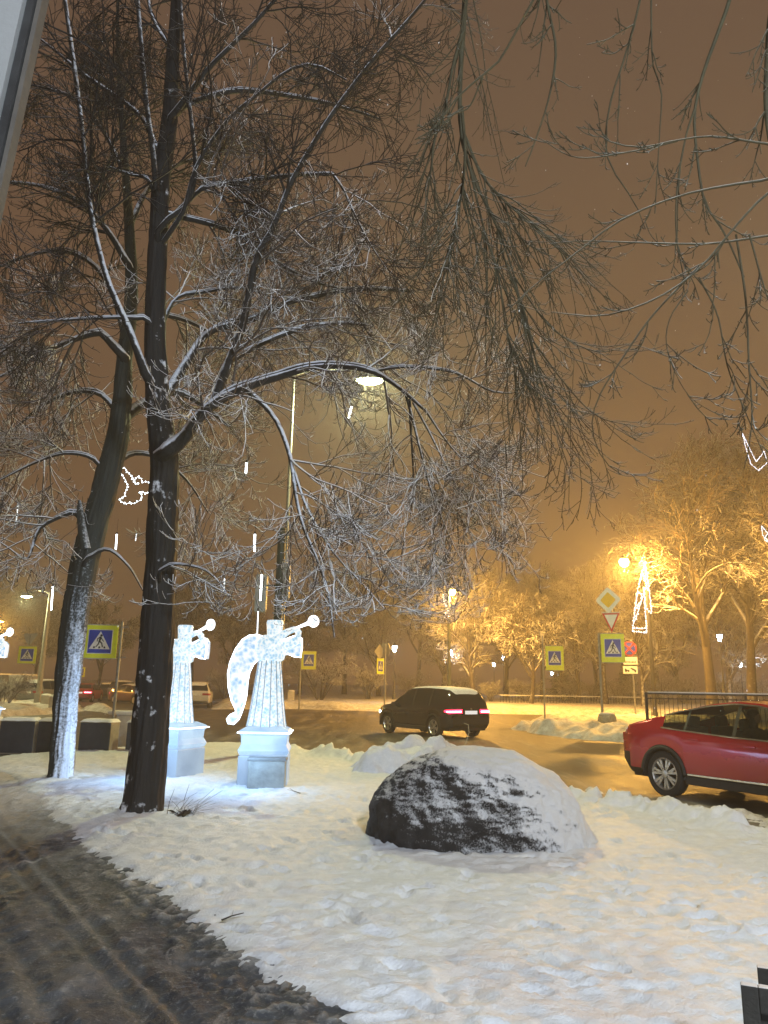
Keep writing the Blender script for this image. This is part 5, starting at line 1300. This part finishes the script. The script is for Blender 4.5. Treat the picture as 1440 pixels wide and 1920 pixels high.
# ------------------------------------------------------------------ boulder
bc = g(893, 1600, .05); bc.y += .62; bc.x = at(888, 1550, bc.y).x
nu, nv = 300, 150
th = np.linspace(0, 2*PI, nu, endpoint=False); ph = np.linspace(-.12, PI/2, nv)
TH, PH = np.meshgrid(th, ph, indexing='ij')
cx_ = np.cos(TH); sy_ = np.sin(TH)
e = .80
bx = np.sign(cx_)*np.abs(cx_)**.85; by = np.sign(sy_)*np.abs(sy_)**.9
cp = np.abs(np.cos(PH))**.70; sp_ = np.sign(np.sin(PH))*np.abs(np.sin(PH))**.72
Xb = bx*cp*np.where(cx_ > 0, 1.12, 1.04); Yb = by*cp*.88; Zb = sp_*1.06
# flat cliff at the left, long shoulder at the right, ridge across the top
Zb = Zb*(1-.07*smooth((Xb-.1)/1.0))*(1+.03*Xb)
Xb = Xb-.16*smooth((Zb-.45)/.6)*np.clip(Xb*1.4, -.8, .5)
Xb = np.where(Xb > .55, Xb+.14*smooth((.45-Zb)/.45), Xb)
_pts = [Vector(p) for p in np.stack([Xb, Yb, Zb], -1).reshape(-1, 3)]
tn = lambda k, s: np.array([mnoise.fractal(p*s+Vector((k, k*.7, 0)), .9, 2.0, 4) for p in _pts]).reshape(Xb.shape)*.35
dn = .20*tn(3, 1.2)+.09*tn(9, 3.2)+.035*tn(5, 9)+.016*tn(14, 26)
# ledges on the near face

fade = smooth((Zb+.1)/.2)
nx = bx*cp; ny = by*cp; nz_ = sp_
Xb = Xb*1.10-.04
V = np.stack([Xb+dn*nx*fade, Yb+dn*ny*fade, Zb+dn*nz_*.55*fade], -1).reshape(-1, 3)
I = np.arange(nu*nv).reshape(nu, nv); J_ = np.roll(I, -1, 0)
Q = np.stack([I[:, :-1], J_[:, :-1], J_[:, 1:], I[:, 1:]], -1).reshape(-1, 4)
t = NT('boulder_mat'); co = t.co(); geo = t.n('ShaderNodeNewGeometry'); sp = t.n('ShaderNodeSeparateXYZ'); t.l(geo.outputs['Normal'], sp.inputs[0])
so = t.n('ShaderNodeSeparateXYZ'); t.l(co, so.inputs[0])
n1 = t.noise(co, 5, 6, .7); n2 = t.noise(co, 52, 6, .8); n3 = t.noise(co, 2.2, 5, .65)
v = t.math('ADD', t.math('MULTIPLY', sp.outputs['Z'], 1.15), t.math('MULTIPLY', sp.outputs['X'], .80))
v = t.math('ADD', v, t.math('MULTIPLY', t.math('SUBTRACT', n2, .5), 3.2)); v = t.math('ADD', v, t.math('MULTIPLY', t.math('SUBTRACT', n1, .5), .5)); v = t.math('ADD', v, t.math('MULTIPLY', t.math('SUBTRACT', n3, .5), .8))
v = t.math('ADD', v, t.math('MULTIPLY', so.outputs['X'], .22))
mk = t.ramp(v, [(.0, 0.0), (.46, 1.0)])
t.set(Base_Color=t.mix(mk, t.ramp(n1, [(.3, (.018, .017, .017)), (.7, (.055, .052, .050))]), (.76, .76, .77)), Roughness=.75, Specular_IOR_Level=.3)
t.bump(t.math('ADD', t.math('MULTIPLY', n2, .7), t.math('MULTIPLY', mk, .5)), .9, .035)
o = np_mesh('boulder', V, Q, t.m); o.location = (bc.x, bc.y, .02); o.rotation_euler = (0, 0, math.radians(-5))
tag(o, 'huge dark boulder half coated with snow on the lawn', 'boulder')
# ------------------------------------------------------------------ snow heap behind the boulder
def blob_heap(name, c, rx, ry, h, lumps, seed, label, mat=SNOW):
    n_ = 110; u = np.linspace(-1, 1, n_); X, Y = np.meshgrid(u, u, indexing='ij')
    r = np.hypot(X, Y)+(fbm(X*1.6+seed, Y*1.6, 3)-.5)*.5
    Z = h*smooth((1-r)/.85)+lumps*np.maximum(0, fbm(X*4+seed, Y*4, 4)-.42)*smooth((1-r)/.3)*2-.06
    V = np.stack([X*rx, Y*ry, Z], -1).reshape(-1, 3); I = np.arange(n_*n_).reshape(n_, n_)
    Q = np.stack([I[:-1, :-1], I[1:, :-1], I[1:, 1:], I[:-1, 1:]], -1); k = (r[:-1, :-1] < 1.15)
    o = np_mesh(name, V, Q[k], mat); o.location = c
    return tag(o, label, 'snow heap')
p = g(775, 1452, .05); blob_heap('snow_heap', (p.x+.02, p.y+.35, .03), 1.75, 1.0, .60, .36, 4, 'heap of cleared snow blocks behind the boulder')
# dry grass stalk on the heap
p = at(866, 1396, 10.5); root = empty('dry_stalk', (p.x, p.y, p.z-.1), 0, 'single pale dry stalk bent over the snow heap', 'stalk')
MB().tube([(0, 0, 0), (.06, 0, .14), (.10, 0, .26), (.09, 0, .36), (.03, 0, .38)], [.006, .005, .005, .004, .003], 5).build('stem', simple('dry_grass', (.45, .38, .22), .7), root)
for k, (px, py, a, L, lb_) in enumerate([(552, 1492, 2.2, .34, 'thin fallen twig on the snow right of the grey box'), (436, 1722, .5, .16, 'short fallen twig near the edge of the path')]):
    p = g(px, py, .1); root = empty('fallen_twig', (p.x, p.y, lawn_z(p.x, p.y)+.012), a, lb_, 'twig', 'fallen twigs on the lawn')
    MB().tube([(-L/2, 0, 0), (0, .02, .012), (L/2, -.01, .03)], [.007, .006, .003], 6).tube([(0, .02, .012), (L*.2, .09, .03)], [.004, .002], 5).build('stick', TWIG_DARK, root)
# ------------------------------------------------------------------ tuft of bare shoots and dark leaves at the foot of the dark lime
p = g(318, 1528, .1); root = empty('shoot_tuft', (p.x, p.y, .05), 0, 'tuft of thin bare shoots at the foot of the dark lime', 'tuft')
rng = np.random.default_rng(4); mb = MB()
for k in range(26):
    a = rng.uniform(-.5, 2.2); L = rng.uniform(.15, .52); b = np.array([rng.uniform(-.12, .3), rng.uniform(-.12, .12), 0])
    d = np.array([math.cos(a)*.8, rng.uniform(-.4, .4), 1.0]); d /= np.linalg.norm(d)
    q = [b, b+d*L*.5, b+d*L+np.array([math.cos(a)*.12, 0, -.05])]
    mb.tube([tuple(x) for x in q], [.0045, .0035, .002], 5)
mb.build('shoots', TWIG, root)
mb = MB()
for k in range(16):
    b = Vector((rng.uniform(0, .28), rng.uniform(-.14, .05), rng.uniform(.03, .10))); a = rng.uniform(0, 6.3)
    d = Vector((math.cos(a), math.sin(a), .3))*rng.uniform(.04, .09); n_ = Vector((-d.y, d.x, .02))*.35
    mb.add([b-d, b+n_+Vector((0, 0, .02)), b+d, b-n_], [(0, 1, 2, 3)])
mb.build('dead_leaves', simple('dead_leaf', (.03, .022, .015), .8), root)
p = g(330, 1526, .1)
# mounds of snow at the feet of the limes
for (px, py, r, h, lb_) in ((300, 1520, .75, .12, 'low snow mound round the foot of the dark lime'), (120, 1462, .9, .16, 'low snow mound round the foot of the leaning lime')):
    q = g(px, py, .05); blob_heap('snow_mound', (q.x, q.y+.1, .06), r, r*.7, h, .05, px*.1, lb_)
# ------------------------------------------------------------------ dark concrete blocks
DKC = simple('dark_facing_slab', (.035, .036, .042), .6, 0, .25, 4, .3); WOOD = simple('pale_block_side', (.42, .33, .22), .7, 0, .2, 6, .3); SNC = simple('block_snow', (.80, .80, .80), .7, 0, .05, 5, .6)
def make_block():
    root = empty('concrete_block', (0, 0, 0))
    MB().box((0, 0, .36), (.82, .42, .76)).build('body', WOOD, root, bevel=.02)
    MB().box((.01, -.225, .37), (.80, .03, .72)).build('front_slab', DKC, root, bevel=.008)
    n_ = 18; X, Y = np.meshgrid(np.linspace(-1, 1, n_), np.linspace(-1, 1, 9), indexing='ij')
    ed = np.minimum(1, np.minimum(1-np.abs(X), 1-np.abs(Y))*5); Z = .745+.075*np.sqrt(ed)+.03*(fbm(X*3, Y*3, 3)-.5)
    V = np.stack([X*.425, Y*.245, Z], -1).reshape(-1, 3); I = np.arange(n_*9).reshape(n_, 9)
    np_mesh('snow_cap', V, np.stack([I[:-1, :-1], I[1:, :-1], I[1:, 1:], I[:-1, 1:]], -1).reshape(-1, 4), SNC, root)
    return root
blk = make_block(); Yb_ = g(180, 1411, .05).y
for k, (px, dy_, rz, sx_, lb_) in enumerate([(35, 0, 3, 1.0, 'dark snow capped block left of the leaning trunk'), (104, .05, 2, .95, 'dark snow capped block mostly hidden behind the leaning trunk'), (184, .0, -9, .98, 'dark snow capped block with a pale lit side, between the two trunks'),
                                        (272, .2, -8, 1.0, 'dark snow capped block half hidden behind the dark trunk'), (-38, .0, 3, 1.0, 'dark snow capped block cut by the left frame edge')]):
    o = blk if k == 0 else copy_tree(blk); p = at(px, 1400, Yb_+dy_); o.location = (p.x, Yb_+dy_, .02); o.rotation_euler = (0, 0, math.radians(rz)); o.scale = (sx_, 1, 1)
    tag(o, lb_, 'block', 'dark concrete blocks along the lawn edge')
# white snowy bollards / posts behind
for k, (px, py, Y, lb_) in enumerate([(88, 1300, 44, 'snow capped white bollard right of the concrete lamp post'), (104, 1303, 42, 'snow capped white bollard touching the leaning trunk'), (545, 1318, 60, 'short snow capped white bollard left of the small crossing sign')]):
    p = at(px, py, Y); root = empty('bollard', (p.x, Y, .0 if k < 2 else .3), 0, lb_, 'bollard', 'white bollards')
    MB().box((0, 0, .38), (.5, .4, .8)).build('body', simple('white_concrete', (.60, .57, .50), .7, 0, .15, 5, .3), root, bevel=.05)
    MB().lathe([(.30, .78), (.30, .83), (.2, .90), (.05, .92)], 12).build('snow_cap', SNC, root, smooth=True)
p = at(232, 1380, 21); root = empty('bollard', (p.x, 21, 0), 0, 'snow capped pale post beside the pole of the largest crossing sign', 'bollard', 'white bollards')
MB().box((0, 0, .4), (.4, .35, .9)).build('body', MATS['white_concrete'], root, bevel=.05); MB().box((0, 0, .90), (.85, .45, .10)).build('snow_cap', SNC, root, bevel=.04)
# ------------------------------------------------------------------ bench at the bottom right corner
bp = at(1388, 1842, 3.15)
root = empty('bench', (bp.x, 3.15, 0), math.radians(-24), 'dark snow dusted slatted bench in the bottom right corner', 'bench')
BW = snowy('bench_wood', (.028, .026, .022), lo=.55, hi=.85, nscale=30, namp=.5, snow=(.62, .60, .58), bumpstr=.4); zt = bp.z
for c_, d_ in (((.03, 0, zt/2), (.06, .045, zt)), ((.50, 0, zt-.045), (.88, .043, .09)), ((.97, 0, zt/2-.02), (.06, .045, zt)), ((.48, 0, .12), (.84, .04, .08))): MB().box(c_, d_).build('frame_board', BW, root, bevel=.006)
MB().box((.48, .03, zt/2), (.86, .012, zt-.12)).build('panel', simple('bench_panel', (.022, .020, .016), .7, 0, .2, 12, .3), root)
for k in range(4): MB().box((.54+.06*k, .09+.10*k, zt-.075), (.94, .055, .05)).build('slat', BW, root, bevel=.006)
for x_ in (.10, .97): MB().box((x_, .5, zt/2-.05), (.06, .045, zt-.06)).build('leg', BW, root, bevel=.006)
# ------------------------------------------------------------------ railing behind the red car
RY = 22.0; x0_ = at(1211, 1300, RY).x; zt = at(1211, 1300, RY).z
root = empty('railing', (x0_, RY, 0), math.radians(-6), 'dark metal railing behind the red car', 'railing')
MB().box((4.2, 0, zt), (8.4, .05, .05)).build('top_rail', BLACKM, root); MB().box((4.2, 0, zt-.14), (8.3, .03, .03)).build('mid_rail', BLACKM, root); MB().box((4.2, 0, .18), (8.3, .03, .03)).build('bottom_rail', BLACKM, root)
for k in range(4): MB().box((2.75*k, 0, zt/2), (.075, .075, zt+.06)).build('post', BLACKM, root)
mb = MB()
for k in range(66):
    if k % 22: mb.box((k*.125, 0, zt/2), (.014, .014, zt-.2))
mb.build('bars', BLACKM, root)
MB().box((4.2, 0, zt+.04), (8.3, .06, .035)).build('snow_cap', SNC, root)
# low park fence beyond the road
FY = 64.0; p0 = at(938, 1310, FY); p1 = at(1204, 1312, FY+2)
L = (p1-p0).length; root = empty('park_fence', (p0.x, FY, .25), math.atan2(2, p1.x-p0.x), 'low snow topped iron fence at the edge of the park', 'fence')
MB().box((L/2, 0, .80), (L, .10, .08)).build('snow_cap', SNC, root); mb = MB()
for k in range(int(L/.26)): mb.tube([(k*.26, 0, 0), (k*.26, 0, .76)], .022, 4)
mb.build('bars', BLACKM, root); MB().box((L/2, 0, .12), (L, .05, .05)).box((L/2, 0, .6), (L, .05, .05)).build('rail', BLACKM, root)
# ------------------------------------------------------------------ white building corner at the left, and an assumed, unseen flood lamp behind
a = at(69, -2, 2.6); b_ = at(-3, 322, 2.6); dirv = (a-b_)/(a.z-b_.z)
root = empty('building_corner', (b_.x, 2.6, 0), 0, 'white building corner with a dark metal edge at the top left', 'building')
bot = b_-dirv*b_.z; topp = b_+dirv*(5.2-b_.z)
WALLM = simple('white_render', (.20, .20, .195), .75, 0, .06, 3, .25)
off = Vector((bot.x-b_.x, 0, 0)); o2 = Vector((topp.x-b_.x, 0, 5.2))
MB().prism([(off.x-3.0, -.1), (off.x-.06, -.1), (o2.x-.06, 5.2), (o2.x-3.0, 5.2)], .08).build('wall', WALLM, root)
MB().prism([(off.x-.055, -.1), (off.x-.022, -.1), (o2.x-.022, 5.2), (o2.x-.055, 5.2)], .07, Matrix.Translation((0, .02, 0))).build('edge_strip', BLACKM, root)
MB().prism([(off.x-.02, -.1), (off.x, -.1), (o2.x, 5.2), (o2.x-.02, 5.2)], .05, Matrix.Translation((0, .035, 0))).build('trim', simple('dark_trim', (.07, .06, .05), .6), root)
LX, LY, LZ = 3.2, -6.5, 7.2
root = empty('assumed_floodlight', (LX, LY, 0), 0, 'assumed white flood lamp on a mast behind the photographer', 'lamp')  # assumed unseen lamp, added to light lawn, path and branches from behind
MB().tube([(0, 0, -.1), (0, 0, LZ+.1)], [.09, .06], 12).build('mast', STEEL, root, smooth=True)
MB().box((0, .22, LZ+.05), (.7, .12, .45)).build('housing', BLACKM, root, bevel=.03); MB().box((0, .285, LZ+.05), (.62, .02, .38)).build('diffuser', emit('flood_diffuser', (.92, .96, 1), 25), root)
lamp_light('assumed_flood_glow', (LX, LY+.9, LZ), 6500, (.76, .88, 1.0), .5, root)
# ------------------------------------------------------------------ falling snow
rng = np.random.default_rng(77); mb = MB()
for k in range(420):
    Y_ = rng.uniform(4, 18); p = at(rng.uniform(0, 1440), rng.uniform(0, 1350), Y_)
    if p.z < .3: continue
    r = rng.uniform(.0022, .0042)
    mb.add([p+Vector(v)*r for v in ((1, 0, 0), (-1, 0, 0), (0, 1, 0), (0, -1, 0), (.3, 0, 2.0), (-.3, 0, -2.0))], [(0, 2, 4), (2, 1, 4), (1, 3, 4), (3, 0, 4), (2, 0, 5), (1, 2, 5), (3, 1, 5), (0, 3, 5)])
tag(mb.build('falling_snow', simple('snowflake', (.8, .8, .8), .6)), 'sparse snowflakes falling in the night air', None, None, 'stuff')
# ------------------------------------------------------------------ the air: falling snow and fog
mb = MB(); mb.box((0, 85, 13), (190, 190, 30)); hz = mb.build('haze', None)
hm = bpy.data.materials.new('haze_mat'); hm.use_nodes = True; hm.node_tree.nodes.clear()
ho = hm.node_tree.nodes.new('ShaderNodeOutputMaterial'); hv = hm.node_tree.nodes.new('ShaderNodeVolumePrincipled')
hv.inputs['Color'].default_value = (.93, .92, .9, 1); hv.inputs['Density'].default_value = .0033; hv.inputs['Anisotropy'].default_value = .45
hm.node_tree.links.new(hv.outputs[0], ho.inputs['Volume']); hz.data.materials.append(hm)
tag(hz, 'thin snowy night haze', None, None, 'stuff')
